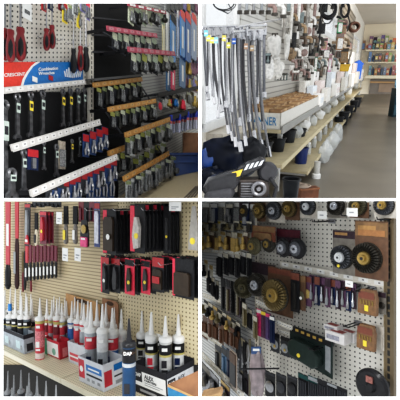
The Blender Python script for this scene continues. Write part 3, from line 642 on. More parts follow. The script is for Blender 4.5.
rr = random.Random(21)
for i in range(9):
    f = (i/8); x = lerp(306, 357, f); y = lerp(139, 90, f)
    P = SA.P(x-7*(1-f)-2, y-1); k_ = kP(P); bag(P, 12*k_*(1-.45*f), 12*k_*(1-.45*f), ol(i, 9, 'clear white bag', 'lying along the upper tan shelf'), BAGW if i % 2 else BAGC, 'clear white bags on the upper shelf', i+3, lying=True, name='bagged_goods')
for i in range(10):
    f = i/9; x = lerp(311, 358, f); y = lerp(154, 95, f); P = SB.P(x-3*(1-f), y); k_ = kP(P); s = (1-.5*f)
    t = T('clear_jar', ol(i, 10, 'clear plastic jar', 'standing along the lower wide shelf'), 'jar', FM(P), 'clear jars on the lower shelf')
    MB().lathe([(2.6*k_*s,0),(2.8*k_*s,8*k_*s),(1.8*k_*s,10*k_*s)], n=12).build('jar_body', BAGC, t, smooth=True); MB().lathe([(2*k_*s,10*k_*s),(2*k_*s,12*k_*s)], n=12).build('lid', WP, t)
for i, (x, y, w, h) in enumerate([(338,128,9,12),(343,125,10,14),(348,118,9,13),(353,112,8,12),(357,107,7,10)]):
    P = FLOOR.P(x, y); k_ = kP(P); t = tub(P, w*k_, w*.7*k_, h*k_*.9, ol(i, 5, 'black planter pot', 'on the floor below the shelf end'), POT, 'pot', 'planter_pot', grp='black pots on the floor')
for i, (x, y, w, h) in enumerate([(324,163,13,22),(331,152,13,20),(337,142,10,18)]):
    P = FLOOR.P(x, y); k_ = kP(P); bag(P, w*k_, h*k_, ['nearest','middle','farthest'][i]+' clear white sack on the floor beneath the lower shelf', BAGC, None, i+31, lying=True)
P = FLOOR.P(316, 178); k_ = kP(P); t = T('pipe_stand', 'short white pipe post with wide foot on the concrete floor', 'pipe', FM(P))
MB().lathe([(4.3*k_,0),(4.3*k_,4*k_),(3.2*k_,5*k_)], n=16).build('foot', WP, t, smooth=True); MB().lathe([(3.1*k_,5*k_),(3.1*k_,17*k_)], n=16).build('pipe', mat('pipe_white', hx('b9b8b4'), .4), t, smooth=True)
# wire coil and wooden box
P = CAM + ray(303, 198.3)*2.35; k_ = kP(P); t = T('wooden_crate', 'small brown wooden box standing on the floor at the bottom edge', 'box', FM(P, .25))
b = MB(); b.box(-5*k_,15*k_,-4*k_,4*k_,0,11*k_); b.build('box_body', mat('crate_wood', hx('7a4a30'), .6, 0, .25, 30), t, bevel=.004); MB().box(-5.3*k_,15.3*k_,-4.3*k_,4.3*k_,9.6*k_,11*k_).build('top_edge', mat('crate_wood_light', hx('9a6644'), .6), t)
P = CAM + ray(301, 186.5)*2.3; k_ = kP(P); b = MB()
for i in range(6): b.ring((R.uniform(-2,2)*k_, R.uniform(-1,1)*k_, i*.5*k_), (6+R.uniform(-1.5,1.5))*k_, .5*k_, 'z', 22, 5, 0, 1.2, .8)
for a in (-1,0,1): b.tube([((a*2-5)*k_,-3*k_,0),((a*2-7)*k_,-5*k_,-4*k_),((a*2-9)*k_,-6*k_,-10*k_)], .5*k_, 5)
tag(b.build('wire_coil', mat('wire_beige', hx('b9a898'), .5), None, FM(P), smooth=True), 'loose coil of pale wire lying on the brown wooden box', 'wire')
P = CAM + ray(290, 198.5)*2.2; k_ = kP(P); tub(P, 17*k_, 14*k_, 20*k_, 'black square-sided bucket beside the engine at the bottom edge', POT)
# dark blue bags and the engine
NB = mat('tarp_navy', hx('0c1426'), .3, 0, .5, 8); NB2 = mat('tarp_blue', hx('2a4b8a'), .3, 0, .4, 8)
for i, (x, y, w, h, m, s) in enumerate([(230,180,52,44,NB,'large shiny navy plastic bag behind the black engine'),(208,172,22,24,NB2,'blue crumpled plastic bag at the window side left edge'),(212,192,30,26,NB,'dark plastic bag low in the left corner of the aisle'),(252,168,26,30,mat('bag_black', (.015,.016,.02), .3),'black plastic bag under the tips of the hoses')]):
    P = CAM + ray(x, y)*(1.95 - .02*i); k_ = kP(P); P = P; bag(P, w*k_, h*k_, s, m, None, 50+i, lying=True)
P = CAM + ray(238, 198)*1.62; k_ = kP(P)
t = T('small_engine', 'black engine with yellow label and striped plate at the bottom left', 'engine', FM(P))
BP = mat('engine_black', (.03,.03,.033), .25); GP = mat('engine_grey', (.16,.16,.17), .35, .5)
b = MB(); vs = []
def rr_box(b, p0, p1, w0, w1, h0, h1, y, dep, n=16, m=7, mi=0):
    """rounded slab swept between two ends"""
    vs = []; fs = []
    for j in range(m+1):
        f = j/m; cx, cz = lerp(p0[0],p1[0],f), lerp(p0[1],p1[1],f); e = (1-abs(2*f-1)**6)**.5 if 0 < j < m else .25
        for k in range(n):
            a = 2*math.pi*k/n; c, s_ = math.cos(a), math.sin(a)
            q = lambda v: math.copysign(abs(v)**.55, v)
            vs.append((cx+0*c, y+q(c)*dep*e, cz+q(s_)*lerp(h0,h1,f)*e))
    for j in range(m):
        for k in range(n): fs.append((j*n+k,(j+1)*n+k,(j+1)*n+(k+1)%n,j*n+(k+1)%n))
    fs.append(tuple(range(n))); fs.append(tuple(m*n+k for k in range(n-1,-1,-1)))
    b.add(vs, fs, mi)
rr_box(b, (-35*k_,9*k_), (2*k_,22*k_), 0, 0, 10*k_, 9*k_, 0, 13*k_); b.build('fuel_tank', BP, t, smooth=True)
b = MB(); rr_box(b, (-34*k_,3*k_), (-4*k_,9*k_), 0, 0, 8*k_, 7*k_, -6*k_, 10*k_); b.build('tank_skirt', mat('engine_skirt', (.05,.05,.055), .3), t, smooth=True)
b = MB(); rr_box(b, (-4*k_,24*k_), (26*k_,38*k_), 0, 0, 5*k_, 5*k_, 4*k_, 10*k_); b.build('air_cover', BP, t, smooth=True)
c_ = MB(); c_.add([(-12*k_,-11.5*k_,22*k_),(0*k_,-11.5*k_,26*k_),(3*k_,-6*k_,31*k_),(-7*k_,-6*k_,28*k_)], [(0,1,2,3)]); c_.build('yellow_label', mat('label_yellow', hx('d9b83a'), .5), t)
b = MB()
for i in range(4): b.add([((4+i*4.5)*k_,-6.5*k_,(30+i*1.4)*k_),((7+i*4.5)*k_,-6.5*k_,(31+i*1.4)*k_),((9.5+i*4.5)*k_,-6*k_,(36.5+i*1.2)*k_),((7+i*4.5)*k_,-6*k_,(35.6+i*1.2)*k_)], [(0,1,2,3)])
b.build('striped_plate', mat('plate_silver', hx('b9bcc0'), .4), t)
MB().lathe([(10*k_,0),(10*k_,-5*k_),(7*k_,-8*k_),(3*k_,-8*k_)], (28*k_,2*k_,27*k_), 20, ax='y').build('fan_housing', BP, t, smooth=True)
MB().ring((19*k_,-8*k_,12*k_), 6*k_, 1.8*k_, 'y', 20, 6).lathe([(2.2*k_,-9*k_),(2.2*k_,-4*k_)], (19*k_,0,12*k_), 10, ax='y').build('pulley', GP, t, smooth=True)
MB().box(0,30*k_,-4*k_,10*k_,0,20*k_).build('crankcase', mat('crankcase', (.045,.035,.03), .5, .2, .4, 40), t, bevel=.006)
b = MB()
for i in range(6): b.box(2*k_,14*k_,-6*k_,-3*k_,(3+i*2.6)*k_,(4.2+i*2.6)*k_)
b.build('cooling_fins', GP, t)
MB().tube([(30*k_,-6*k_,22*k_),(36*k_,-9*k_,14*k_),(34*k_,-10*k_,4*k_)], 2*k_, 8).build('hose', BLACKP, t, smooth=True)
MB().box(-30*k_, 32*k_, -12*k_, 12*k_, 0, 2.5*k_).build('base_frame', K, t)

# ---- flexible hoses on chrome bars in front of the window ----
HOS = [mat('braided_steel', hx('707176'), .3, .5, .25, 260), mat('braided_grey', hx('8c8c8f'), .35, .3, .2, 260), mat('braided_dark', hx('4e4d50'), .35, .4, .25, 260)]
def hose(x0, y0, x1, y1, bow, label, off, r=1.15, m=0):
    M0 = W2.M(x0, y0, off); I = M0.inverted(); k_ = W2.k(x0, y0, off); t = T('flexible_hose', label, 'hose', M0, 'flexible hoses by the bright window'); pts = []
    for j in range(13):
        f = j/12; xx = lerp(x0, x1, f**1.5)+bow*math.sin(math.pi*f); yy = lerp(y0, y1, f); p = I @ (CAM + ray(xx, yy)*W2.t(x0, y0, off)); pts.append(tuple(p))
    MB().tube(pts, r*k_, 8).build('braided_tube', HOS[m], t, smooth=True)
    MB().tube([pts[0], pts[1]], r*1.7*k_, 6).build('nut', CH, t); MB().tube([tuple(Vector(pts[-1])*.96+Vector(pts[-2])*.04), tuple(Vector(pts[-1])*1.04-Vector(pts[-2])*.04)] if False else [pts[-2], pts[-1]], r*1.6*k_, 6).build('nut', CH, t)
    return t
HL = [(204,28,208,100,0),(207,27,207,92,1),(209,29,215,104,-1),(212,28,213,96,1),(214,30,222,112,-2),(217,28,218,118,2),(219,29,225,106,-1),(221,30,229,134,-2),(224,28,226,108,2),(226,27,233,141,-3),(229,29,236,147,-1),(231,28,231,112,1),(234,30,241,152,-3),(236,28,240,126,1),(239,29,246,146,-2),(241,27,247,148,-1),(244,30,254,152,-3),(246,29,249,122,2),(248,27,255,140,-1),(251,32,258,126,-2),(253,31,262,150,-2),(256,30,257,104,1),(258,31,263,130,0),(261,30,270,157,-3),(264,30,264,98,0)]
for i, (a, b_, c, d, bw) in enumerate(HL):
    hose(a, b_, c, d, bw, ol(i, len(HL), 'grey braided hose', 'hanging in the bunch by the window'), .2+.03*(i % 3), 1.25 if i % 4 else 1.6, (i*5) % 3)
def rod(x0, y0, o0, x1, y1, o1, label, r=.006, m=CH):
    A = W2.P(x0, y0, o0); B = W2.P(x1, y1, o1); M0 = W2.M(0,0,0,at=A); q = M0.inverted() @ B
    t = T('chrome_rod', label, 'rod', M0); MB().tube([(0,0,0), tuple(q)], r, 8).build('bar', m, t); MB().lathe([(r*2,-.004),(r*2,.004)], tuple(q), 10, ax='y').build('end_knob', m, t)
rod(201.5, 27.5, .23, 266, 25, .23, 'long chrome rod carrying the grey braided hoses')
rod(237, 27, .26, 281, 19, .1, 'slanting chrome rod above the hoses pointing to the right')
rod(233, 32, .28, 266, 29, .2, 'short chrome rod just below the long one')
TG = [('d8cf52','yellow'),('6fb8c8','cyan'),('d8cf52','yellow'),('86c4cf','cyan'),('d9cc5e','yellow'),('c8c34e','yellow'),('2c5cae','blue'),('b9a184','tan'),('b0907a','tan')]
for i, (x, y) in enumerate([(208.5,38),(206,33),(212,40),(216,40),(224,38),(228.5,45),(234,41),(252,48),(246,46)]):
    P = W2.P(x, y, .31); k_ = kP(P); c = TG[i]; t = T('price_tag', ol(i, 9, c[1]+' paper tag', 'on the hanging hoses'), 'tag', FM(P))
    MB().box(-2*k_, 2*k_, 0, .001, -3*k_, 2.5*k_).build('tag_card', mat('tag_'+c[0], hx(c[0]), .5, 0, .1), t); MB().box(-1.4*k_, 1.4*k_, -.001, 0, -1*k_, .2*k_).build('print', PAPER, t)
# black cord at the very top
def coil(P, R0, r, n, label, m, sx=1., sz=1., tail=None, jit=.12, name='cord_coil', cat='cord', rz=0.):
    t = T(name, label, cat, FM(P, rz)); b = MB()
    for i in range(n): b.ring((R.uniform(-jit,jit)*R0, i*r*1.5, R.uniform(-jit,jit)*R0), R0*R.uniform(.85,1.05), r, 'y', 26, 6, 0, sx, sz)
    b.build('loops', m, t, smooth=True)
    if tail: k_ = kP(P); MB().tube([(a*k_,-.01,c*k_) for a, c in tail], r, 6).build('loose_end', m, t, smooth=True)
    return t
P = W2.P(224, 4, .2); k_ = kP(P); coil(P, 9*k_, .55*k_, 3, 'thin black cord looped over the top of the big window', BLACKP, 1.2, .7, [(4,0),(8,-6),(4,-9),(-3,-6)])
P = W2.P(330, 9, .25); k_ = kP(P); coil(P, 8*k_, .9*k_, 6, 'thick black hose coil hanging above the middle window', BLACKP, .9, 1, [(-6,4),(-9,-8),(-8,-22),(-9,-40)])
P = W2.P(328, 13, .3); k_ = kP(P); coil(P, 7*k_, .4*k_, 2, 'thin dark cable loop dangling across the middle window', BLACKP, .9, 1.4)
P = W2.P(346, 10, .25); k_ = kP(P); coil(P, 6*k_, .7*k_, 4, 'smaller black hose coil right of the middle window', BLACKP, .7, 1.1, [(2,-4),(5,-12),(3,-20)])
P = W2.P(355, 27, .2); k_ = kP(P); coil(P, 5*k_, .8*k_, 5, 'brown black hose coil above the last small window', mat('hose_brown', hx('4a342c'), .5), 1, .8)

# ---- hanging goods along the wall ----
PAL = [('8f8b85','pale grey'),('5a564f','grey'),('45413c','dark grey'),('232324','black'),('8a7458','tan'),('c9c6c0','white'),('5a4a3c','brown'),('86706a','pinkish'),('6f7a7a','grey green'),('d6d4d0','bright white')]
PM = [(mat('pack_'+c, hx(c), .45, 0, .3, 50), n) for c, n in PAL]
def gpack(x, y, w, h, label, off=.15, group=None, m=None, kind=0, seed=0):
    P = W2.P(x, y, off); k_ = kP(P); m = m or PM[seed % len(PM)][0]
    if kind == 0: return bag(P, w*k_, h*k_, label, m, group, seed, core=PM[(seed*3+1) % len(PM)][0], name='bagged_fitting', cat='bag')
    if kind == 1: return card(FM(P, R.uniform(-.3,.3)), w*k_, h*k_, label, 'carded_fitting', 'pack', group, m, PM[(seed*3+4) % len(PM)][0], ['disc','block','sock','one','rods'][seed % 5], PM[(seed*7+2) % len(PM)][0])
    t = T('pipe_elbow', label, 'fitting', FM(P), group); MB().tube([(-w*.35*k_,0,-h*.2*k_),(w*.1*k_,0,-h*.25*k_),(w*.25*k_,-.01,-h*.45*k_),(w*.25*k_,-.01,-h*k_)], w*.2*k_, 9).build('elbow', m, t, smooth=True); MB().lathe([(w*.28*k_,-h*k_),(w*.28*k_,-h*.8*k_)], (w*.25*k_,-.01,0), 10).build('collar', PM[2][0], t); return t
SP = [(270,55,9,22,0,'d6d4d0','white plastic bag hanging low beside the black knob'),(277,57,14,20,0,'c9c6c0','broad white plastic bag above the grooved panel'),(275,33,14,22,0,'b9b7b2','large clear bag of grey parts right of the hoses'),(268,53,6,10,1,'2a2a2b','small black carded knob left of the white bags'),(281,73,13,7,1,'2f4a44','dark green flat pack below the broad white bag'),(288,30,6,26,0,'b9b7b2','narrow grey bag next to the large clear bag')]
for i, (x, y, w, h, kd, c, s) in enumerate(SP): gpack(x, y, w, h, s, .2, None, mat('pack_'+c, hx(c), .4, 0, .2, 50), kd, i+5)
rowsp = [('topmost', 268, 345, 3, -4, 12, 13, 9),('second', 290, 346, 20, 26, 10, 11, 10),('third', 290, 350, 33, 38, 10, 11, 11),('fourth', 290, 352, 46, 48, 9, 11, 11),('fifth', 292, 350, 58, 56, 8, 11, 10),('lowest', 294, 345, 70, 66, 8, 10, 9),('upper rear', 284, 350, 12, 17, 9, 12, 10),('middle rear', 286, 352, 40, 43, 8, 12, 10),('lower rear', 290, 352, 64, 61, 7, 10, 10)]
rr = random.Random(9)
for nm, xa_, xb_, ya, yb, wA, hA, n in rowsp:
    for i in range(n):
        f = (i+.5)/n; x = lerp(xa_, xb_, f)+rr.uniform(-1,1); y = lerp(ya, yb, f)+rr.uniform(-1.5,1.5); s = 1-.35*f; sd = rr.randint(0,99)
        if nm in ('second','third','upper rear') and 322 < x < 337: continue
        noun = ['bagged part','carded part','pipe elbow'][sd % 3]
        gpack(x, y, wA*s, hA*s*rr.uniform(.9,1.3), ol(i, n+1, noun, f'in the {nm} row of the crowded wall'), .06+.1*(sd % 3)/2-.04*('rear' in nm), f'hanging parts in the {nm} row', None, sd % 3, sd)
for i, x in enumerate((286,293,300,309,316)):
    P = W2.P(x, -4, .12); k_ = kP(P); t = T('plastic_pipe', ol(i, 5, 'long pale plastic pipe', 'standing upright at the top of the wall'), 'pipe', FM(P), 'upright pale pipes')
    MB().lathe([(1.6*k_,-44*k_),(1.6*k_,0)], n=10).build('pipe_body', PM[(0,5,9,0,7)[i]][0], t, smooth=True); MB().lathe([(2*k_,-44*k_),(2*k_,-40*k_)], n=10).build('collar', PM[1][0], t)
for i, x in enumerate((240,247,254,262,269)):
    P = W2.P(x, 0, .05); k_ = kP(P); t = T('chrome_drain_tube', ol(i, 5, 'grey metal tube', 'above the chrome rods at the top'), 'tube', FM(P), 'grey tubes at the top')
    MB().lathe([(1.5*k_,-10*k_),(1.5*k_,0)], n=10).build('tube_body', [STEEL, GREYP][i % 2], t, smooth=True); MB().lathe([(2.6*k_,-13*k_),(2.6*k_,-9.5*k_)], n=10).build('flange', PM[2][0], t)
SP2 = [(341,19,6,13,'2e8a58','green and red pack beside the middle window'),(345,22,4,11,'a8605a','reddish pack next to the green one'),(341,33,8,16,'8a6a48','brown bag above the yellow tray'),(345,48,8,14,'94703f','ochre brown bag just over the yellow tray'),(317,52,3,18,'3c6a50','thin dark green strip in the crowded wall'),(325,38,6,11,'c08a94','pink pack below the middle window'),(331,54,3,17,'c98fae','pink striped tube pack near the middle window')]
for i, (x, y, w, h, c, s) in enumerate(SP2): gpack(x, y, w, h, s, .2, None, mat('pack_'+c, hx(c), .5, 0, .2, 50), 1, i*5+1)

# ---- goods at the back wall ----
def bM(px_, py_, off): return W2b.M(px_, py_, off)
ys = {}
SHW = mat('back_shelf', hx('c7bda6'), .5, 0, .06)
for i, (y, th, s) in enumerate([(50,.8,'upper'),(62,.8,'middle'),(75,2.2,'main bench')]):
    P = W2b.P(366, y, .05); k_ = kP(P); t = T('back_shelf', f'{s} pale shelf board on the far end wall', 'shelf', W2b.M(0,0,0,at=P)); Wd = (W2b.P(399.5, y, .05)-P).length
    MB().box(0, Wd, -.35-(i == 2)*.3, 0, -th*k_, 0).build('shelf_board', SHW, t); MB().box(0, Wd, -.37-(i == 2)*.3, -.35-(i == 2)*.3, -th*k_-.02, 0).build('front_edge', mat('back_shelf_edge', hx('d8cfb8'), .5), t)
P = W2b.P(368, 98, .3); k_ = kP(P); t = T('low_cabinet', 'grey brown low cabinet under the bench at the end wall', 'cabinet', W2b.M(0,0,0,at=P)); Wd = (W2b.P(395, 98, .3)-P).length
MB().box(0, Wd, 0, .25, 0, 18*k_).build('cabinet_body', mat('cab_grey', hx('6f675f'), .6, 0, .2, 3), t); MB().box(Wd*.35, Wd*.97, -.03, 0, 6*k_, 14*k_).build('door', mat('cab_brown', hx('8c7866'), .6, 0, .15, 3), t); MB().box(0, Wd, -.02, 0, 14.5*k_, 16*k_).build('rail', mat('cab_tan', hx('a8865e'), .6), t)
HAZE_PAL = ['6f8fbc','c87a68','d8c8a8','83b0b8','a4b878','c0ac90','e0ddd4','5a6e90','c89270','a8aca8','d8c480','8fa0be','b87a80','6a6a70']  # goods colours paled with white, so distance haze is painted in
rr = random.Random(77)
def bgoods(y0, hts, n, rn, xs=(368,397), off=.2):
    for i in range(n):
        x = lerp(xs[0]+1.5, xs[1]-1, i/(n-1)); P = W2b.P(x, y0, off); k_ = kP(P); c = rr.choice(HAZE_PAL); m = mat('goods_'+c, hx(c), .5, 0, .15, 6); h = rr.uniform(*hts)*k_; w = (xs[1]-xs[0])/n*.82*k_
        M_ = W2b.M(0,0,0,at=P); lab = ol(i, n, 'small colourful package', f'in the {rn} row on the end wall')
        if i % 3 == 1:
            t = T('spray_bottle', ol(i, n, 'small colourful bottle', f'in the {rn} row on the end wall'), 'bottle', M_, f'goods in the {rn} row'); MB().lathe([(w*.42,0),(w*.45,h*.6),(w*.2,h*.75),(w*.2,h*.85)], n=10).build('bottle_body', m, t, smooth=True); MB().lathe([(w*.24,h*.85),(w*.2,h)], n=8).build('cap', mat('goods_e0ddd4', hx('e0ddd4')), t)
        else: pbox(M_, w, .12, h, lab, m=m, band=mat('goods_'+HAZE_PAL[(i*5) % 14], hx(HAZE_PAL[(i*5) % 14]), .5, 0, .15, 6), group=f'goods in the {rn} row')
bgoods(50, (5,8), 8, 'upper'); bgoods(62, (7,10), 9, 'middle'); bgoods(75, (6,10), 10, 'bench'); 
for i in range(9):
    x = 364+i*3.9; y = 34+rr.uniform(0,4)+(i < 2)*4; P = W2b.P(x, y, .1); k_ = kP(P); c = ['8a6a50','c9b9a0','7a5a78','3a2a3c','b4b0a4','6a5a8a','8fa06a','c8b890','d0704a'][i]
    card(W2b.M(0,0,0,at=P), 3.4*k_, rr.uniform(6,9)*k_, ol(i, 9, 'small card', 'hung above the shelves on the end wall'), 'hanging_card', 'card', 'cards high on the end wall', mat('goods_'+c, hx(c), .5, 0, .3, 6), None, 'disc' if i % 2 else 'block', mat('goods_'+HAZE_PAL[i], hx(HAZE_PAL[i]), .5, 0, .15, 6))
P = FLOOR.P(395.5, 117); k_ = kP(P); t = T('teal_cabinet', 'dark teal cabinet at the right edge of the aisle', 'cabinet', FM(P))
MB().box(-3.2*k_, 8*k_, 0, 10*k_, 0, 27*k_).build('cabinet_body', mat('cab_teal', hx('1d3a44'), .4), t); MB().box(-2.6*k_, 8*k_, -.01, 0, 2*k_, 12*k_).build('drawer', mat('cab_teal_light', hx('27505c'), .4), t); MB().box(-3.4*k_, 8*k_, -.02, 10*k_, 26*k_, 27.5*k_).build('top', mat('cab_top', hx('14262e'), .4), t)
P = FLOOR.P(394, 117); P = P + N2*27.6*k_; bag(P, 9*k_, 10*k_, 'pale blue plastic bag lying on the teal cabinet', mat('bag_pale_blue', hx('86a8bc'), .4, 0, .3, 8), None, 91, lying=True)
L_BAY2 = set(bpy.data.objects.keys())
# =====================================================================
# LOWER LEFT BAY: scrapers and knives on a tan pegboard, caulk on a shelf
# =====================================================================
W3 = Plane((-250, 225), 160, 300, 1.5/.681)
PEG3 = pm('pegboard_tan', hx('d2c4a2'), hx('6f6248'), .026, .0225, .0048, ox=.3, oz=.1, shear=.0415)
PEG3B = pm('pegboard_tan_lined', hx('c5b594'), hx('94866a'), .02, .0225, .0036, ox=.3, oz=.1, lines=True, shear=.0415)
struct(panel(W3, [(-12,201.2),(199.3,201.2),(199.3,410),(-12,410)], .02, mat('tan_wall', hx('b7a888'), .7), 'wall_left', -.02))
tag(panel(W3, [(118,201.2),(199.3,201.2),(199.3,372),(118,372)], .006, PEG3, 'pegboard'), 'tan pegboard with clear round holes behind the black and red cards', 'pegboard')
tag(panel(W3, [(-10,201.2),(117.6,201.2),(117.6,365),(-10,365)], .006, PEG3B, 'pegboard'), 'tan finely grooved board behind the scrapers and brushes', 'pegboard')
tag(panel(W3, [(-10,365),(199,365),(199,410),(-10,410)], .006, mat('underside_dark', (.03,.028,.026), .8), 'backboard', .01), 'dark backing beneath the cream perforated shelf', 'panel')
SO3 = .34
P1 = W3.P(3, 350, SO3); P2 = W3.P(99, 397, SO3); P3 = W3.P(95, 352, 0)
n3 = (P2-P1).cross(P3-P1).normalized(); n3 = n3 if n3.z > 0 else -n3
class SP_:
    def __init__(s, Q, n): s.Q = Q; s.n = n
    def P(s, px_, py_): r = ray(px_, py_); return CAM + r*((s.Q-CAM).dot(s.n)/r.dot(s.n))
S3 = SP_(P1, n3)
def shelf_frame(P): return frame_at(P, (P2-P1), n3)     # x along the shelf edge, z out of the board
PERF = pm('perforated_cream', hx('cdc3a6'), hx('8c8268'), .02, .02, .004)
def shelf3(drop, label, x0, x1, m):
    A = P1+(P1-P2)*.25 - Vector((0,0,drop)); M0 = shelf_frame(A); I = M0.inverted()
    dep = (I @ (W3.P(95,352,0)-Vector((0,0,drop)))).y
    t = T('perforated_shelf', label, 'shelf', M0); a = (I @ (S3.P(x0[0], x0[1])-Vector((0,0,drop)))).x; b_ = (I @ (S3.P(x1[0], x1[1])-Vector((0,0,drop)))).x
    b = MB().box(a, b_, 0, dep, -.012, 0); o = b.build('shelf_board', m, t)
    MB().box(a, b_, -.006, 0, -.026, .003).build('front_lip', mat('lip_cream', hx('e0d8bf'), .45, 0, .04), t)
    return t
# holes need the board's x/y plane, so the board's material uses generated lines in x and y
def pmxy(name, c, hole, s, rad):
    m = pm(name, c, hole, s, s, rad)
    for l in list(m.node_tree.links):
        if l.from_socket.name == 'Z' and l.from_node.type == 'SEPXYZ':
            sp = l.from_node; to = l.to_socket; m.node_tree.links.remove(l); m.node_tree.links.new(sp.outputs['Y'], to)
    return m
PERF = pmxy('perforated_top', hx('cfc6ac'), hx('8c836c'), .017, .0036)
shelf3(0, 'cream perforated metal shelf carrying the boxes of caulk, left length', (-30,336), (60.5,379), PERF)
shelf3(0, 'cream perforated metal shelf carrying the boxes of caulk, right length', (61.5,379), (150,425), PERF)

# hanging scrapers and knives
def hcard3(x, y0, y1, w, label, off, **k):
    y0 = max(y0, 201.8); return cd(W3, x, y0, y1, w, label, off, **k)
MAROON = mat('maroon', hx('6a2436'), .45, 0, .2, 60); MAG = mat('magenta_pink', hx('d6487e'), .45, 0, .2, 60)
RSL = mat('red_sleeve', hx('b5333f'), .4, 0, .15, 20); BRH = mat('black_brush', (.02,.02,.022), .8, 0, .5, 300)
def tool(x, y0, y1, w, label, mb, mh, off=.07, split=.5, top=.8, bot=1., cat='scraper', name='paint_scraper', group=None, lab=None, tip=None, blade=None):
    k_ = W3.k(x, y0, off); t = T(name, label, cat, W3.M(x, y0, off), group); L = (y1-y0)*k_; w = w*k_*.5
    MB().ext([(-w*top,0),(w*top,0),(w*bot,-L*split),(-w*bot,-L*split)], -.004, .004).build('sleeve', mb, t)
    MB().lathe([(w*.5,-L*split),(w*.75,-L*(split+.08)),(w*.7,-L*(split+.25)),(w*.85,-L*.95),(w*.4,-L)], n=10, sy=.6).build('handle', mh, t, smooth=True)
    if lab: MB().box(-w*.5, w*.5, -w*.62, -w*.5, -L*(split+.4), -L*(split+.15)).build('white_print', lab, t)
    if tip: MB().box(-w*.45, w*.45, -.0055, -.004, -L*split*.7, -L*split*.35).build('sleeve_label', tip, t)
    return t
tool(8, 201.8, 289, 12, 'long red sleeved knife with black handle at the far left edge', RSL, BLACKP, .09, .72, .9, .75, 'knife', 'long_knife', tip=PAPER)
tool(17, 201.8, 289, 8.5, 'long red and grey knife beside the far left one', RSL, mat('dark_wood', hx('3f2a2a'), .5), .07, .42, .9, .7, 'knife', 'long_knife', lab=GREYP)
tool(25, 203, 290, 5, 'narrow tan and black long tool behind the maroon handles', mat('olive_tan', hx('7a6a4a'), .5), BLACKP, .05, .55, .4, .6, 'knife', 'long_knife')
hcard3(27.5, 203, 247, 5.5, 'dark grey putty knife with red triangular base, top left', .07, base=DK, head=RED, prod='knife', pmt=GREYP, hh=.1)
t = T('red_triangle_scraper', 'small red triangular scraper hanging left of the black brushes', 'scraper', W3.M(27, 235, .09)); k_ = W3.k(27, 235, .09)
MB().ext([(-1*k_,0),(1*k_,0),(4.2*k_,-9*k_),(-4.2*k_,-9*k_)], -.005, .005).build('scraper_blade', RSL, t); MB().box(-2.5*k_, 2.5*k_, -.007, -.005, -7*k_, -4.5*k_).build('printed_label', PAPER, t)
for i, x in enumerate((36.5,)): 
    tool(x, 213, 246, 6.5, 'black bristle brush with white handle label left of the red packs', BRH, mat('cream_handle', hx('cabfa8'), .4), .08, .5, .9, 1., 'brush', 'bristle_brush', lab=INK)
for i, x in enumerate((43, 46.5, 50)):
    hcard3(x, 211+i*.3, 244-i*.5, 6.5, ol(i, 3, 'maroon red card', 'in the stack above the scraper row'), .1-.02*i, base=MAROON, head=RSL, prod='knife', pmt=RSL, hh=.12, dot=YEL, group='maroon red cards')
n = 9
for i in range(n):
    x = 27+i*3.6; tool(x, 246-(i % 2), 281-i*.4, 5, ol(i, n, 'maroon scraper with black labelled handle', 'in the lower row'), MAROON if i else RSL, BLACKP, .1-.006*i, .48, 1., .95, 'scraper', 'paint_scraper', 'maroon scrapers in the lower row', lab=PAPER)
for i, (x, s) in enumerate([(23,'slim tan handled tool left of the maroon scrapers'),(31,'slim brown handled tool hanging low behind the maroon scrapers')]):
    tool(x, 252, 292, 4, s, mat('olive_tan', hx('7a6a4a'), .5), DRED, .04, .5, .8, .8)
for i, x in enumerate((66, 75.5)):
    tool(x, 206, 244, 8, ['left','right'][i]+' black bristle brush with grey handle above the white price tags', BRH, mat('grey_handle', hx('77716c'), .4, 0, .3, 60), .08, .48, .9, 1.05, 'brush', 'bristle_brush', lab=YEL if i == 0 else PAPER)
k_ = W3.k(84, 222, .1); t = T('wire_cup_pack', 'black pack with a hot pink label hanging right of the brushes', 'pack', W3.M(84, 220, .1))
MB().ext([(-5*k_,0),(5*k_,0),(8*k_,-14*k_),(8*k_,-26*k_),(-6*k_,-26*k_),(-7*k_,-14*k_)], 0, .006).build('card', BLACKP, t); MB().lathe([(4*k_,0),(4.5*k_,-.01),(2*k_,-.016)], (1*k_,0,-9*k_), 16, ax='y').build('wire_cup', BRASS, t, smooth=True); MB().box(-4*k_, 7.5*k_, -.012, -.002, -26.5*k_, -17*k_).build('pink_label', MAG, t); MB().box(-2*k_, 5*k_, -.014, -.012, -19.5*k_, -17.8*k_).build('white_print', PAPER, t)
for i, x in enumerate((81, 86.5, 91.5)):
    hcard3(x, 201.8, 222-i*.2, 5.2, ol(i, 3, 'dark maroon sleeve', 'above the pink labelled pack'), .07, base=[DRED, BLACKP, MAROON][i], head=None, prod='bar', pmt=[MAROON, DK, BLACKP][i], group='dark sleeves')
hcard3(97, 201.8, 247, 5.5, 'blue and white pack squeezed left of the tall black blade cards', .08, base=mat('navy_white', hx('44507c'), .5, 0, .4, 60), head=RED, prod='block', pmt=mat('white_bl', hx('c7c9d4'), .4, 0, .2, 60), hh=.15)
for i in range(7):
    hcard3(34+i*4.2, 201.8, 207+R.uniform(-1,1.5), 3.8, ol(i, 7, 'small dark wire hook end', 'along the top left edge'), .08, base=DK, head=None, prod='one', pmt=BLACKP, group='dark ends along the top', name='carded_hook')
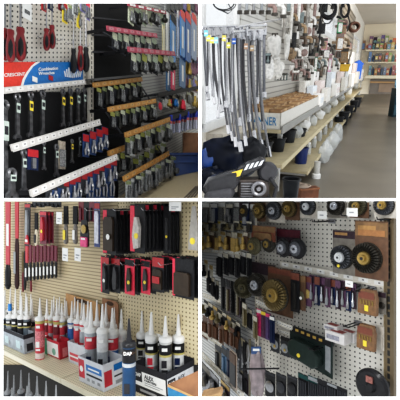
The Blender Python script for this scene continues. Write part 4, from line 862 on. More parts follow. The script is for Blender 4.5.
for i, (x, y0, y1, w, s) in enumerate([(59,212,224,5.5,'white price tag between the red packs and the brushes'),(65,248,261,5.5,'white price tag hanging below the left bristle brush'),(77.5,248,261,6,'white price tag hanging below the right bristle brush'),(175,202,211,12,'large white price tag at the top above the knife card')]):
    k_ = W3.k(x, y0, .12); M0 = W3.M(x, y0, .12); t = T('price_tag', s, 'tag', M0); w = w*W3.ku(x, y0, .12)*.5; MB().box(-w, w, 0, .0015, -(y1-y0)*k_, 0).build('tag_card', PAPER, t); MB().box(-w*.6, w*.6, -.001, 0, -(y1-y0)*k_*.6, -(y1-y0)*k_*.5).box(-w*.6, w*.2, -.001, 0, -(y1-y0)*k_*.8, -(y1-y0)*k_*.72).build('print', GREYP, t)
# the stacked black and red cards
BRN = mat('blister_brown', hx('3b3128'), .3, 0, .15, 30); BC = mat('black_card', (.016,.016,.018), .35, 0, .3, 60); GB = mat('graphite_blister', (.05,.05,.052), .25)
def stack(x, y0, y1, w, n, off0, off1, where, front, fk, grp):
    for i in range(n):
        f = i/(n-1) if n > 1 else 1; off = lerp(off0, off1, f); P = W3.P(x, y0, off1); k1 = W3.k(x, y0, off1); ku_ = W3.ku(x, y0, off1)
        at = P + W3.n*(off-off1) + Vector((0,0,R.uniform(-.003,.003)))
        last = i == n-1; kw = fk if last else dict(base=BC, head=PINK if i % 2 else BC, prod='block', pmt=GB, side=.14, hh=.12)
        lab = front if last else (('hindmost' if i == 0 else ORD[i]+' from the wall')+f' black blade card {where}')
        card(W3.M(0,0,0,at=at), w*ku_, (y1-y0)*k1, lab, 'blade_card', 'pack', grp, **kw)
    P = W3.P(x, y0+1, off1+.012); M0 = W3.M(0,0,0,at=W3.P(x, y0, off1)+W3.n*(.03-off1)+Vector((0,0,-.004))); 
stack(109.5, 209, 254.5, 13, 6, .03, .16, 'in the left tall stack', 'brown fronted blade card with pink left band, front of left tall stack', dict(base=BC, head=BC, prod='block', pmt=BRN, side=.3, hh=.12, barm=None, dot=PAPER), 'left tall card stack')
stack(137.5, 204, 252.5, 14.5, 7, .03, .19, 'in the right tall stack', 'red and white fronted blade card with yellow sticker, right tall stack', dict(base=BC, head=BC, prod='knife', pmt=mat('pale_blister', hx('b9b4ae'), .35, 0, .2, 60), side=.3, hh=.2, dot=YEL), 'right tall card stack')
stack(167, 206, 254, 7.5, 3, .03, .09, 'in the slim stack', 'slim black card with yellow sticker left of the grey putty knife', dict(base=BC, head=BC, prod='bar', pmt=GB, hh=.2, dot=YEL), 'slim black card stack')
stack(105, 256, 293, 8, 4, .04, .14, 'at the left end of the lower row', 'black and red tool card at the left end of the lower row', dict(base=BC, head=RED, prod='knife', pmt=GB, side=.15, hh=.2, dot=PAPER), 'lower row left stack')
stack(115.5, 258, 293, 9, 3, .04, .12, 'second in the lower row', 'black card with red print second in the lower row', dict(base=BC, head=RED, prod='knife', pmt=GB, hh=.2), 'lower row second stack')
stack(129.5, 259, 295, 9.5, 4, .04, .15, 'third in the lower row', 'pink edged card holding a dark knife with yellow sticker', dict(base=PINK, head=BC, prod='knife', pmt=BRN, hh=.2, dot=YEL), 'lower row third stack')
stack(145.5, 260, 294, 9, 3, .04, .12, 'fourth in the lower row', 'pink edged card holding a black knife with small yellow sticker', dict(base=PINK, head=BC, prod='knife', pmt=GB, hh=.2, dot=YEL), 'lower row fourth stack')
stack(158, 257, 292, 12, 4, .04, .14, 'fifth in the lower row', 'black and red card with white print, fifth in the lower row', dict(base=BC, head=RED, prod='block', pmt=BRN, hh=.3, barm=RED), 'lower row fifth stack')
stack(183, 258, 297.5, 21, 4, .04, .13, 'at the right end of the lower row', 'wide black card with yellow print at the right end of lower row', dict(base=BC, head=BC, prod='block', pmt=BRN, side=.12, hh=.28, dot=None), 'lower row right stack')
P = W3.M(186, 266, .14); ku_ = W3.ku(186, 266, .14); k_ = W3.k(186, 266, .14)
k_ = W3.k(192, 208, .1); ku_ = W3.ku(192, 208, .1); t = T('putty_knife', 'grey putty knife card with yellow sticker at the right edge', 'knife', W3.M(193, 206, .1))
MB().ext([(-1*ku_,0),(2.4*ku_,0),(4.5*ku_,-20*k_),(4.5*ku_,-44*k_),(-5*ku_,-44*k_),(-4*ku_,-28*k_)], 0, .004).build('card', mat('knife_grey', hx('9a9690'), .4, 0, .15, 30), t); MB().lathe([(3.4*k_,0),(3.4*k_,-.002)], (-.5*ku_,0,-35*k_), 16, ax='y').build('price_sticker', YEL, t)
for i, x in enumerate((109, 137, 166, 129, 145, 158, 183)):
    y = 210 if i < 3 else 261; peg_hook(W3.M(x+4, y, .006), .2, ol(i, 7, 'chrome hook', 'carrying the black blade cards'), 'hooks of the blade cards', None)
MB_ = MB()

# ---- cartons and caulking tubes on the shelf ----
SW = shelf_frame(P1); ax, ay = Vector((SW[0][0],SW[1][0],SW[2][0])), Vector((SW[0][1],SW[1][1],SW[2][1]))
def carton3(cx, cy, wpx_left, dpx_right, hpx, label, mats, dmax=.25, th=.004):
    """open display carton; (cx,cy) is its near bottom corner in the photograph; leftwards face along the shelf, rightwards side going back"""
    P = S3.P(cx, cy); k_ = (P-CAM).y/FPX
    e1 = S3.P(cx-1, cy); 
    # lengths from where the picture shows the far corners
    w = 0; 
    while w < 1.5:
        w += .004; q = P-ax*w-CAM
        if 200+FPX*q.x/q.y < cx-wpx_left: break
    d = 0
    while d < dmax:
        d += .004; q = P+ay*d-CAM
        if 200+FPX*q.x/q.y > cx+dpx_right: break
    h = hpx*k_
    t = T('caulk_carton', label, 'box', frame_at(P, P2-P1, n3)); b = MB()
    b.box(-w,0,0,th,0,h); b.box(-w,0,d-th,d,0,h*1.05); b.box(-th,0,th,d-th,0,h); b.box(-w,-w+th,th,d-th,0,h); b.box(-w,0,0,d,0,th)
    b.build('carton_shell', mats, t, bevel=.0015)
    return t, w, d, h, P
def quad_label(t, x0, x1, z0, z1, m, name='printed_panel', yy=-.001): MB().box(x0, x1, yy, 0, z0, z1).build(name, m, t)
def side_label(t, y0, y1, z0, z1, m, name='side_panel', xx=.001): MB().box(0, xx, y0, y1, z0, z1).build(name, m, t)
GREYC = mat('carton_grey', hx('9fa6ad'), .6, 0, .15, 30); REDC = mat('carton_red', hx('b92f3e'), .55, 0, .12, 30); WHC = mat('carton_white', hx('c9cbd0'), .6, 0, .06, 30); BKC = mat('carton_black', (.02,.02,.024), .5)
t, w, d, h, P = carton3(24.5, 354.5, 30, 10, 19, 'grey and pale blue open carton of dark labelled tubes, far left', GREYC)
quad_label(t, -w*.98, 0, h*.8, h, INK, 'dark_top_band'); side_label(t, 0, d, h*.78, h, INK, 'dark_top_band'); side_label(t, d*.25, d*.85, h*.1, h*.5, INK)
for f in (.18, .55, .9): quad_label(t, -w*f-.03, -w*f+.03, h*.2, h*.6, mat('pale_aqua', hx('b9d0d4'), .5)); MB().lathe([(.014,0),(.014,-.002)], (-w*f+.045,0,h*.3), 14, ax='y').build('round_emblem', GREYP, t)
t, w, d, h, P = carton3(60, 360, 15.5, 9.5, 17.5, 'red white and green open carton of red caulk tubes', REDC)
quad_label(t, -w, -w*.78, 0, h*.98, mat('green_print', hx('2f7d5a'), .5), 'green_stripe'); quad_label(t, -w*.78, -w*.08, h*.08, h*.85, PAPER); MB().lathe([(h*.2,0),(h*.2,-.002)], (-w*.35,0,h*.35), 14, ax='y').build('round_emblem', mat('emblem_green', hx('7fae9a'), .5), t); side_label(t, d*.3, d*.8, h*.1, h*.6, mat('soft_white_red', hx('d88a8c'), .5))
t, w, d, h, P = carton3(86, 369, 17, 10, 22, 'white carton with pink red print behind the big white carton', WHC)
quad_label(t, -w*.9, -w*.1, h*.15, h*.5, mat('pinkish_red', hx('cf5560'), .5)); quad_label(t, -w*.9, -w*.1, h*.3, h*.38, PAPER, 'white_line', -.0015)
t, w, d, h, P = carton3(104, 392.5, 24.5, 21, 27, 'big white carton with blue panel and red emblem, nearest on shelf', WHC)
quad_label(t, -w*.66, -w*.05, h*.56, h*.8, BLU, 'blue_panel'); quad_label(t, -w*.98, -w*.74, h*.2, h*.92, REDC, 'red_emblem'); MB().lathe([(w*.07,0),(w*.07,-.002)], (-w*.86,0,h*.55), 14, ax='y').build('round_emblem', PAPER, t); quad_label(t, -w*.66, -w*.05, h*.38, h*.45, INK, 'dark_line')
for f in (.6, .4, .18): quad_label(t, -w*f-.012, -w*f+.012, h*.16, h*.27, GREYP, 'small_print')
text('LATEX', w*.42, h*.1, -.0018, -w*.36, h*.68, PAPER, t) if False else quad_label(t, -w*.58, -w*.14, h*.64, h*.7, PAPER, 'white_print', -.0015)
side_label(t, d*.05, d*.4, h*.15, h*.72, REDC, 'red_emblem'); side_label(t, d*.5, d*.98, h*.62, h*.86, BLU, 'blue_panel'); side_label(t, d*.5, d*.98, h*.38, h*.44, INK, 'dark_line'); side_label(t, d*.55, d*.9, h*.1, h*.24, GREYP, 'small_print')
t, w, d, h, P = carton3(167.5, 405, 33, 36, 31, 'black and white lettered open carton of white caulk, right', BKC, dmax=.2)
quad_label(t, -w*.98, -w*.02, h*.28, h*.78, PAPER, 'white_panel'); quad_label(t, -w*.96, -w*.72, h*.42, h*.78, INK, 'black_emblem', -.0015); side_label(t, d*.03, d*.98, h*.32, h*.8, mat('grey_white', hx('b9bbbe'), .6), 'white_panel'); side_label(t, d*.05, d*.3, h*.4, h*.74, INK, 'black_emblem', .0015)
text('DAP', w*.18, h*.13, -.002, -w*.84, h*.65, PAPER, t); text('ALEX', w*.28, h*.14, -.002, -w*.5, h*.66, INK, t); text('PAINTERS', w*.36, h*.07, -.002, -w*.46, h*.53, INK, t)
quad_label(t, -w*.64, -w*.1, h*.43, h*.455, GREYP, 'small_print', -.0018); quad_label(t, -w*.64, -w*.2, h*.36, h*.385, GREYP, 'small_print', -.0018); quad_label(t, -w*.8, -w*.3, h*.1, h*.18, mat('print_grey', hx('9a9a9c'), .5), 'lower_print', -.0018)
text('DAP', d*.17, h*.12, .002, d*.175, h*.6, PAPER, t, side='x'); text('ALEX', d*.24, h*.14, .002, d*.5, h*.65, INK, t, side='x'); text('PAINTERS', d*.34, h*.07, .002, d*.55, h*.5, INK, t, side='x')
# brown open carton at the corner
P = S3.P(171, 416); P = CAM + ray(172, 397)*1.42; M0 = frame_at(P, Vector((1,-.25,.05)), Vector((0,0,1))); k_ = (P-CAM).y/FPX; t = T('brown_open_carton', 'open brown cardboard box with blue outside at the lower right corner', 'box', M0); b = MB()
b.add([(-4*k_,0,12*k_),(25*k_,0,1*k_),(25*k_,0,-30*k_),(-4*k_,0,-30*k_)], [(0,1,2,3)]); b.add([(-4*k_,.004,12*k_),(25*k_,.11,17*k_),(25*k_,.11,-30*k_),(-4*k_,.004,-30*k_)], [(0,1,2,3)], 1)
b.build('carton_shell', [mat('box_blue', hx('2f7096'), .5), CARDB], t); MB().add([(-4*k_,-.001,12.6*k_),(25*k_,-.001,1.6*k_),(25*k_,-.001,-.5*k_),(-4*k_,-.001,10*k_)], [(0,1,2,3)]).build('carton_edge', TAN, t)

# tubes
BIGB = mat('big_tube_blue', hx('14395a'), .4, 0, .15, 30); NZ = mat('nozzle_white', hx('e2e2e0'), .35, 0, .02); CAPW = mat('collar_white', hx('dcdcda'), .35, 0, .03)
def tube3(x, tip, neck, top, base, wpx, label, body, bands=(), group=None, nozzle=None, collar=None, P=None, capc=None):
    P = P or S3.P(x, base); k_ = (P-CAM).y/FPX; r = wpx*k_*.5; H_ = (base-tip)*k_; zt_ = (base-top)*k_; zn = (base-neck)*k_
    t = T('caulk_tube', label, 'tube', frame_at(P, Vector((1,0,0)), Vector((0,0,1))), group)
    MB().lathe([(r*.96,0),(r*.96,zt_*.02),(r*.93,zt_*.03),(r*.93,zt_-r*.35)], n=16).build('tube_body', body, t, smooth=True)
    for z0, z1, m in bands: MB().lathe([(r*.95,zt_*z0),(r*.95,zt_*z1)], n=16).build('label_band', m, t, smooth=True)
    MB().lathe([(r,zt_-r*.4),(r,zt_),(r*.85,zt_+(zn-zt_)*.3),(r*.42,zt_+(zn-zt_)*.45),(r*.4,zn)], n=16).build('collar', collar or CAPW, t, smooth=True)
    MB().lathe([(r*.36,zn-.001),(r*.3,zn+(H_-zn)*.25),(r*.12,H_)], n=10).build('nozzle', nozzle or NZ, t, smooth=True)
    hsh = int(x*7+top) % 4; dz = .5 if group and 'lettered' in group else .35
    MB().box(-r*.5, r*.25, -r*.99, -r*.9, zt_*(dz-.04), zt_*(dz+.1)).box(-r*.5, r*.4, -r*.99, -r*.9, zt_*(dz-.12), zt_*(dz-.08)).build('printed_text', [INK, REDC, NAVY, INK][hsh] if body is not REDT else PAPER, t)
    if body is not BIGB: MB().box(-r*.45, r*.35, -r*1.0, -r*.9, zt_*.78, zt_*.84).build('brand_mark', PAPER, t)
    if capc: MB().lathe([(r*.5,zn+(H_-zn)*.1),(r*.45,zn+(H_-zn)*.55)], n=10).build('nozzle_cap', capc, t, smooth=True)
    return t
SLATE = mat('tube_slate', hx('5b6770'), .4, 0, .2, 60); DKBR = mat('tube_dark', hx('2a2b2f'), .4, 0, .2, 60); REDT = mat('tube_red', hx('c03a46'), .4, 0, .15, 60); WHT = mat('tube_white', hx('cfd0d0'), .4, 0, .08, 60); BLT = mat('tube_blue', hx('2b5f9e'), .4, 0, .15, 60)
YT = mat('tube_yellow', hx('b5ab68'), .4, 0, .1, 60); CY = mat('cap_blue', hx('2f7fc8'), .35); GREYT = mat('tube_grey', hx('a4a9ad'), .4, 0, .15, 60)
bk = [(5,290,309,313,337),(10.5,288,307,311,338),(15.5,289,308,313,340),(20.5,290,309,313,342),(26,293,310,314,343),(31,294,312,315,342)]
for i, (x, a, b_, c, e) in enumerate(bk): tube3(x, a, b_-1, c-1, e-3, 7, ol(i, 6, 'dark banded tube', 'in the back row of the grey carton'), DKBR, [(.3,.75,SLATE),(.78,.86,YT)], 'back row of the grey carton')
fr = [(4,296,313,316,343),(10,297,312,316,345),(15.5,294,311,316,348),(21.5,296,312,317,350.5),(27,297,313,317,350),(32,299,314,318,347)]
for i, (x, a, b_, c, e) in enumerate(fr): tube3(x, a, b_, c, e-2, 8, ol(i, 6, 'grey labelled tube', 'in the front row of the grey carton'), [SLATE, GREYT, DKBR, DKBR, SLATE, GREYT][i], [(.72,.88,BC),(.68,.72,YT)], 'front row of the grey carton', capc=CY if i == 1 else None)
tube3(40, 298, 314, 318, 358.5, 9.5, 'single red and white tube standing alone on the cream shelf', REDT, [(0,.16,mat('clear_base', hx('d8c9c4'), .3)),(.3,.7,mat('rose_print', hx('c97a80'), .4, 0, .4, 120)),(.88,.97,YT)])
for i, (x, a, b_, c, e, m) in enumerate([(47,299,313,317,350,REDT),(52,300,313,317,352.5,GREYT),(57,299,313,318,355,REDT),(62,303,314,319,354,GREYT),(66.5,301,314,318,351,WHT)]): tube3(x, a, b_, c, e-2, 8, ol(i, 5, 'red and white tube', 'in the red white and green carton'), m, [(.55,.8,REDT if m is not REDT else DRED),(.84,.92,YT)], 'tubes of the red carton')
for i, (x, a, b_, c, e) in enumerate([(54,296,310,314,342),(59.5,297,310,314,344),(65,298,311,315,345)]): tube3(x, a, b_, c, e, 6.5, ol(i, 3, 'white tipped red tube', 'at the back of the red carton'), REDT, [(.6,.8,WHT)], 'back tubes of the red carton')
for i, (x, a, b_, c, e, m) in enumerate([(72,301,315,320,354,BLT),(78,300,316,321,358,REDT),(84,303,317,322,361,REDT),(75,297,312,317,348,WHT),(82,299,313,318,351,GREYT),(89,302,315,320,352,WHT)]): tube3(x, a, b_, c, e, 9, ol(i % 3, 3, 'red or blue tube', 'at the '+('front' if i < 3 else 'back')+' of the pink carton'), m, [(.5,.78,[BLT,REDT,GREYT][i % 3]),(.82,.9,WHT)], 'tubes of the pink print carton '+('front' if i < 3 else 'back'))
for i, (x, a, b_, c, e, m, w_) in enumerate([(91,302,324,329,375,GREYT,13),(102.5,304,324,330,379,WHT,12),(112.5,308,325,331,374,WHT,12.5),(121.5,309,327,332,369,WHT,11)]): tube3(x, a, b_, c, e, w_, ol(i, 4, 'fat white capped tube', 'in front of the big white carton'), m, [(.6,.86,REDT if i in (0,2) else WHT),(.35,.58,BLT if i == 2 else GREYT)], 'front tubes of the big white carton')
for i, (x, a, b_, c, e) in enumerate([(88,301,318,323,361),(97,300,318,323,363),(106,303,319,324,364),(115,305,320,325,362),(126,308,322,326,360)]): tube3(x, a, b_, c, e, 10, ol(i, 5, 'white capped tube', 'at the back of the big white carton'), WHT, [(.5,.8,GREYT)], 'back tubes of the big white carton')
for i, (x, a, b_, c, e) in enumerate([(142,311,329,334,370),(151,313,329,334,373),(161,312,330,335,374),(171,314,330,334,371)]): tube3(x, a, b_, c, e, 12, ol(i, 4, 'black banded white tube', 'in the back row of the lettered carton'), WHT, [(.66,.9,BC),(.62,.66,YT)], 'back row of the lettered carton')
for i, (x, a, b_, c, e) in enumerate([(151.5,312,331,337,386),(165.5,316,333,338,391),(178.5,314,332,337,386)]): tube3(x, a, b_, c, e-2, 13.5, ol(i, 3, 'black and yellow banded tube', 'in front of the lettered carton'), WHT if i != 1 else mat('tube_greywhite', hx('b4b5b3'), .4), [(.7,.9,BC),(.66,.7,YT),(.35,.42,GREYT),(.25,.31,INK)], 'front row of the lettered carton')
P = CAM + ray(129, 412)*1.44

t = tube3(129.3, 318.5, 338, 343, 412, 14.5, 'large dark blue tube with black nozzle standing in front of cartons', BIGB, [(.74,.94,BC),(.68,.73,mat('silver_band', hx('9fa3a6'), .4)),(.86,.9,mat('copper_band', hx('8c6a50'), .4))], None, BLACKP, BLACKP, P)
k_ = (P-CAM).y/FPX; text('DAP', 8*k_, 3.4*k_, -7.2*k_, 0, 61*k_, PAPER, t)
# cardboard sheets behind the tubes
for i, (x, y0, w_, h_, s) in enumerate([(82,298,34,22,'long brown cardboard piece leaning on the board behind the tubes'),(110,300,16,30,'small brown cardboard piece with curved top behind the tubes')]):
    k_ = W3.k(x, y0, .03); ku_ = W3.ku(x, y0, .03); t = T('cardboard_piece', s, 'cardboard', W3.M(x, y0, .03)); w_ *= ku_*.5
    MB().ext([(-w_,0),(w_*.7,0),(w_,-2*k_),(w_,-h_*k_),(-w_,-h_*k_)], 0, .004).build('sheet', TAN if i == 0 else CARDB, t)
    MB().ext([(w_*math.cos(a)*.45, -3.5*k_+math.sin(a)*2.2*k_) for a in [q*math.pi/6 for q in range(12)]], -.001, 0).build('dark_cutout', mat('cutout', hx('4a3628'), .7), t)
# lower shelf with dark tubes
for i, (x, a, w_) in enumerate([(8,371,7),(14,375,7),(21,370,7),(29,373,7),(37,376,8),(46,381,8),(56,385,8),(27,386,9),(12,388,9)]):
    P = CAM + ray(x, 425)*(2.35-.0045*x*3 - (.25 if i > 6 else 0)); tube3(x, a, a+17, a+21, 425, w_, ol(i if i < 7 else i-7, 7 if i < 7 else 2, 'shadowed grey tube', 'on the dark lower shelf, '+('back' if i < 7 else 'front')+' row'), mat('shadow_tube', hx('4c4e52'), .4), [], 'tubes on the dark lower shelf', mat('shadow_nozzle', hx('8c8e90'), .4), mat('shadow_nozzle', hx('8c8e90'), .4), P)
A = CAM + ray(3, 425)*2.4; B = CAM + ray(70, 432)*1.9
t = T('lower_shelf', 'dark lower shelf board under the cream shelf', 'shelf', frame_at(A, B-A, n3)); MB().box(-.1, .8, -.1, .3, -.02, 0).build('shelf_board', DK, t)
L_BAY3 = set(bpy.data.objects.keys())
# =====================================================================
# LOWER RIGHT BAY: wire wheels and brushes on a white pegboard
# =====================================================================
W4 = Plane((-100, 217), 340, 300, 2.0)
tj = W4.t(256, 300)
W5 = Plane((60, 240), 256, 300, tj)
PEG4 = pm('pegboard_bright', hx('cfccc4'), (.03,.03,.03), .0262, .0235, .0044, ox=.2, oz=.4, shear=.034)
SL4 = pm('slat_far_white', hx('cfd0d0'), hx('8a8c90'), .03, .0235, .003, lines=True, shear=.094)
struct(panel(W4, [(256,201.2),(398,201.2),(398,404),(256,404)], .02, mat('bay_wall', hx('a9a49a'), .7), 'wall_right', -.03))
tag(panel(W4, [(257,201.2),(387,201.2),(387,402),(257,402)], .006, PEG4, 'pegboard'), 'white pegboard with black round holes behind the wire wheels', 'pegboard')
tag(panel(W5, [(201.4,201.2),(256,201.2),(256,402),(201.4,402)], .006, SL4, 'grooved_panel'), 'white grooved panel behind the small brush packs on the left', 'panel')
TANM = pm('slotted_tan', hx('70634c'), (.02,.02,.02), .05, .034, .006, slot=True, ox=.5)
k_ = W4.k(391, 300); ku_ = W4.ku(391, 300)
t = T('slotted_upright', 'tan slotted metal upright at the right edge beside the wheels', 'upright', W4.M(391, 402, .02)); MB().box(-4.2*ku_, 5*ku_, -.02, 0, 0, 195*k_).build('upright_post', TANM, t); MB().box(-4.6*ku_, -3.8*ku_, -.024, 0, 0, 195*k_).build('post_edge', mat('tan_edge', hx('8a7c60'), .5), t)
t = T('slotted_upright', 'white slotted upright where the grooved panel meets the pegboard', 'upright', W4.M(257.5, 402, .012)); k_ = W4.k(257, 300); MB().box(-2*k_, 2*k_, -.01, 0, 0, 196*k_).build('upright_post', SLOT1, t)

def wheel(b_parent, R0, c, mat_w, mat_h, n=26, depth=.02, ring=.42, name='wire_knots', cup=False):
    """twisted-knot wire wheel facing -y"""
    b = MB(); x0, y0, z0 = c
    for i in range(n):
        a = 2*math.pi*i/n; d = math.pi/n*.78; r1, r2 = R0*ring, R0
        p = [(r1,a-d*.8),(r2*.97,a-d),(r2,a),(r2*.97,a+d),(r1,a+d*.8)]
        v = [(x0+r*math.cos(q), y0-depth*.35, z0+r*math.sin(q)) for r, q in p]+[(x0+r*math.cos(q), y0+depth*.35, z0+r*math.sin(q)) for r, q in p]
        v[2] = (v[2][0], y0-depth*.2, v[2][2]); m_ = (x0+R0*.7*math.cos(a), y0-depth*.62, z0+R0*.7*math.sin(a)); v.append(m_)
        b.add(v, [(0,1,10),(1,2,10),(2,3,10),(3,4,10),(4,0,10),(1,0,5,6),(2,1,6,7),(3,2,7,8),(4,3,8,9),(9,8,7,6,5)])
    o = b.build(name, mat_w, b_parent)
    MB().lathe([(R0*.46,.0),(R0*.46,-depth*.3),(R0*.4,-depth*.5),(R0*.22,-depth*.45),(R0*.2,-depth*.7),(R0*.1,-depth*.72)], (x0,y0-depth*.2,z0), 24, ax='y').build('hub_plate', mat_h, b_parent, smooth=True)
    MB().lathe([(R0*.1,0),(R0*.1,-.002)], (x0,y0-depth*.93,z0), 12, ax='y').build('arbor_hole', INK, b_parent)
def wheel_card(W, x, y0, y1, w, cy, rpx, label, off, base, mw, mh, head=None, hy=.12, depth=.025, sticker=None, ring=.42, n=26, group=None, disk=None, cxo=0.):
    k_ = W.k(x, (y0+y1)/2, off); ku_ = W.ku(x, (y0+y1)/2, off); P0 = W.M(x, y0, off); t = T('wheel_card', label, 'wire wheel', P0, group); w_ = w*ku_*.5; h = (y1-y0)*k_
    MB().ext([(-w_,0),(w_,0),(w_,-h),(-w_,-h)], 0, .003).build('card', base, t)
    if head: MB().box(-w_*.98, w_*.98, -.0015, 0, -h*hy*1.9, -h*.02).build('header_panel', head, t); MB().box(-w_*.8, w_*.3, -.002, -.0015, -h*hy*1.2, -h*hy*.6).build('header_print', mat('header_gold', hx('a07c4c'), .5), t)
    R0 = rpx*k_; c = (cxo*ku_, -depth*.5-.004, -(cy-y0)*k_)
    if disk: MB().lathe([(R0*1.04,-.001),(R0*1.04,-.006)], (c[0],0,c[2]), 28, ax='y').build('dark_rim', disk, t)
    wheel(t, R0, c, mw, mh, n, depth, ring)
    if sticker: MB().lathe([(R0*.13,0),(R0*.13,-.002)], (c[0]+R0*.0, c[1]-depth*.6, c[2]-R0*.72), 12, ax='y').build('price_sticker', sticker, t)
    return t
WSIL = mat('wheel_silver', hx('5b5d62'), .35, .6, .5, 240); WDK = mat('wheel_dark', hx('3d3a34'), .45, .5, .5, 240); WGD = mat('wheel_gold', hx('6f603c'), .45, .4, .45, 240); WOL = mat('wheel_olive', hx('55513c'), .5, .3, .5, 240)
HSIL = mat('hub_silver', hx('b9bcc2'), .25, .7, .05); HGD = mat('hub_gold', hx('9f8850'), .3, .6, .1, 60); HBR = mat('hub_bright', hx('d2d4d6'), .3, .3, .05)
CDB = mat('card_dark_plum', hx('3c2e36'), .5, 0, .3, 60); CBR = mat('card_brown', hx('5f4430'), .55, 0, .25, 40); CGR = mat('card_grey', hx('77726a'), .5, 0, .2, 40); CLT = mat('card_light', hx('bdb7ad'), .5, 0, .15, 40)
# top row (partly hidden above)
for i, (x, y, r, cb, mw, mh, s) in enumerate([(246,211,6.5,CDB,WDK,HGD,'small brass centred wheel at the left end of the top row'),(260.5,210.5,8,CBR,WGD,HGD,'gold wheel on a brown card in the top row'),(275,210.5,9,CLT,WSIL,HSIL,'black rimmed silver wheel on a pale card in the top row'),(290.5,208.5,8.5,CBR,WGD,HGD,'gold wheel on a brown card right of the silver one'),(309,206.5,8.5,CLT,WSIL,HBR,'bright silver wheel in the middle of the top row'),(337,206,9,CGR,WDK,HSIL,'dark grey wheel on a grey card in the top row'),(359,206,9,CBR,WOL,HGD,'amber brown bagged wheel in the top row'),(385,205,10,CLT,WSIL,HGD,'silver wheel with gold hub at the top right corner')]):
    wheel_card(W4, x, 202.4, min(y+r+3, 224), r*2.15, y, r, s, .07, cb, mw, mh, None, sticker=None, disk=WDK, group=None)
def c4(x, y0, y1, w, label, off=.06, W=None, **k): return cd(W or W4, x, max(y0, 201.8), y1, w, label, off, **k)
# price tags and hooks
for i, (x, y, w, h) in enumerate([(322,211,9,8),(352,208,10,8.5),(349,281,7,6)]):
    k_ = W4.k(x, y, .16); M0 = W4.M(x, y, .16); t = T('price_tag', ['white price tag left of two along the top hooks','white price tag right of two along the top hooks','white tag below the silver wire wheel'][i], 'tag', M0); MB().box(-w*k_*.6, w*k_*.6, 0, .0015, -h*k_, 0).build('tag_card', PAPER, t); MB().box(-w*k_*.3, w*k_*.2, -.001, 0, -h*k_*.6, -h*k_*.45).build('print', GREYP, t)
def hook4(x, y, L, label, tagm=None, W=None, group=None):
    W = W or W4; M0 = W.M(x, y, .006); t = T('double_peg_hook', label, 'hook', M0, group)
    MB().tube([(-.012,0,0),(-.012,-L,.0),(-.012,-L-.006,.012)], .003, 6).tube([(.012,0,0),(.012,-L*.96,0)], .003, 6).tube([(-.012,-L*.95,0),(.012,-L*.95,0)], .003, 6).build('wire', K, t)
    MB().box(-.02,.02,-.004,0,-.012,.012).build('back_plate', STEEL, t)
for i, (x, y, L) in enumerate([(332,221,.14),(364,215,.16),(392,219,.1),(357,286,.14),(372,288,.12),(331,343,.16),(358,323,.1)]):
    hook4(x, y, L, ol(i if i < 3 else i-3, 3 if i < 3 else 4, 'black wire hook', 'beneath the top row' if i < 3 else 'in the lower half of the pegboard'), group='black wire hooks')
# second row
RW = mat('shelf_price_rail', hx('d6d2c8'), .5, 0, .05)
def rail4(p0, p1, h, off, label, W=None, m=None): return shelf_rail(W or W4, p0, p1, off, h, label, m or RW, 8, labm=PAPER, brk=False)
rail4((280,261), (388,281.5), 5, .03, 'long white price rail under the big wire wheels')
rail4((258,228), (300,232), 2.5, .03, 'thin white price rail under the top row of wheels')
c4(263, 226, 241, 24, 'rust brown card holding gold wire cups, second row left', .1, base=ORD_C, head=BROWN, prod='block', pmt=BROWN, hh=.4)
def cup(W, x, y, r, label, off, mw, mh, rim=BLACKP, squash=1., group=None):
    k_ = W.k(x, y, off); R0 = r*k_; M0 = W.M(x, y, off); t = T('cup_brush', label, 'cup brush', M0, group)
    MB().lathe([(R0*.9,.0),(R0,-R0*.25),(R0*.86,-R0*.5),(R0*.5,-R0*.6)], n=24, ax='y').build('rim', rim, t, smooth=True)
    MB().lathe([(R0*.7,-R0*.5),(R0*.68,-R0*.66),(R0*.4,-R0*.7)], n=22, ax='y').build('bristle_ring', mw, t, smooth=True)
    MB().lathe([(R0*.42,-R0*.66),(R0*.4,-R0*.78),(R0*.2,-R0*.8)], n=18, ax='y').build('hub_plate', mh, t, smooth=True); MB().lathe([(R0*.14,-R0*.8),(R0*.14,-R0*.82)], n=10, ax='y').build('arbor_hole', INK, t)
cup(W4, 255.5, 246, 9, 'olive clear-wrapped wire cup hanging left in the second row', .12, WOL, HGD, WOL)
cup(W4, 270, 244, 8.5, 'dark olive wire cup behind the black ringed cups', .08, WDK, HGD, WDK)
c4(288, 229, 256, 24, 'plum and red card behind the two black ringed cups', .06, base=CDB, head=mat('wine_red', hx('54222e'), .5, 0, .2, 60), prod='block', pmt=CDB, hh=.3)
cup(W4, 285, 247.5, 9.5, 'black ringed silver cup, left of the pair', .13, WSIL, HSIL)
cup(W4, 299, 248.5, 10.5, 'black ringed silver cup, right of the pair', .12, WSIL, HSIL)
wheel_card(W4, 344, 230, 274.5, 23, 257, 11.5, 'silver wire wheel on plum card with yellow sticker', .06, CGR, WSIL, HBR, CDB, .1, .03, YEL, .45, 24, disk=WDK, cxo=-1)
WCB = wheel_card(W4, 371, 221, 279, 33, 258, 15, 'largest gold hub wire wheel on a tall brown card', .08, CBR, WDK, HGD, BROWN, .14, .035, None, .48, 30, disk=WDK, cxo=-3)
k_ = W4.k(371, 250, .08); ku_ = W4.ku(371, 250, .08)
MB().box(-13*ku_, 14*ku_, -.003, -.0015, -15*k_, -9*k_).build('amber_strip', mat('amber', hx('93683f'), .5, 0, .15, 60), WCB)
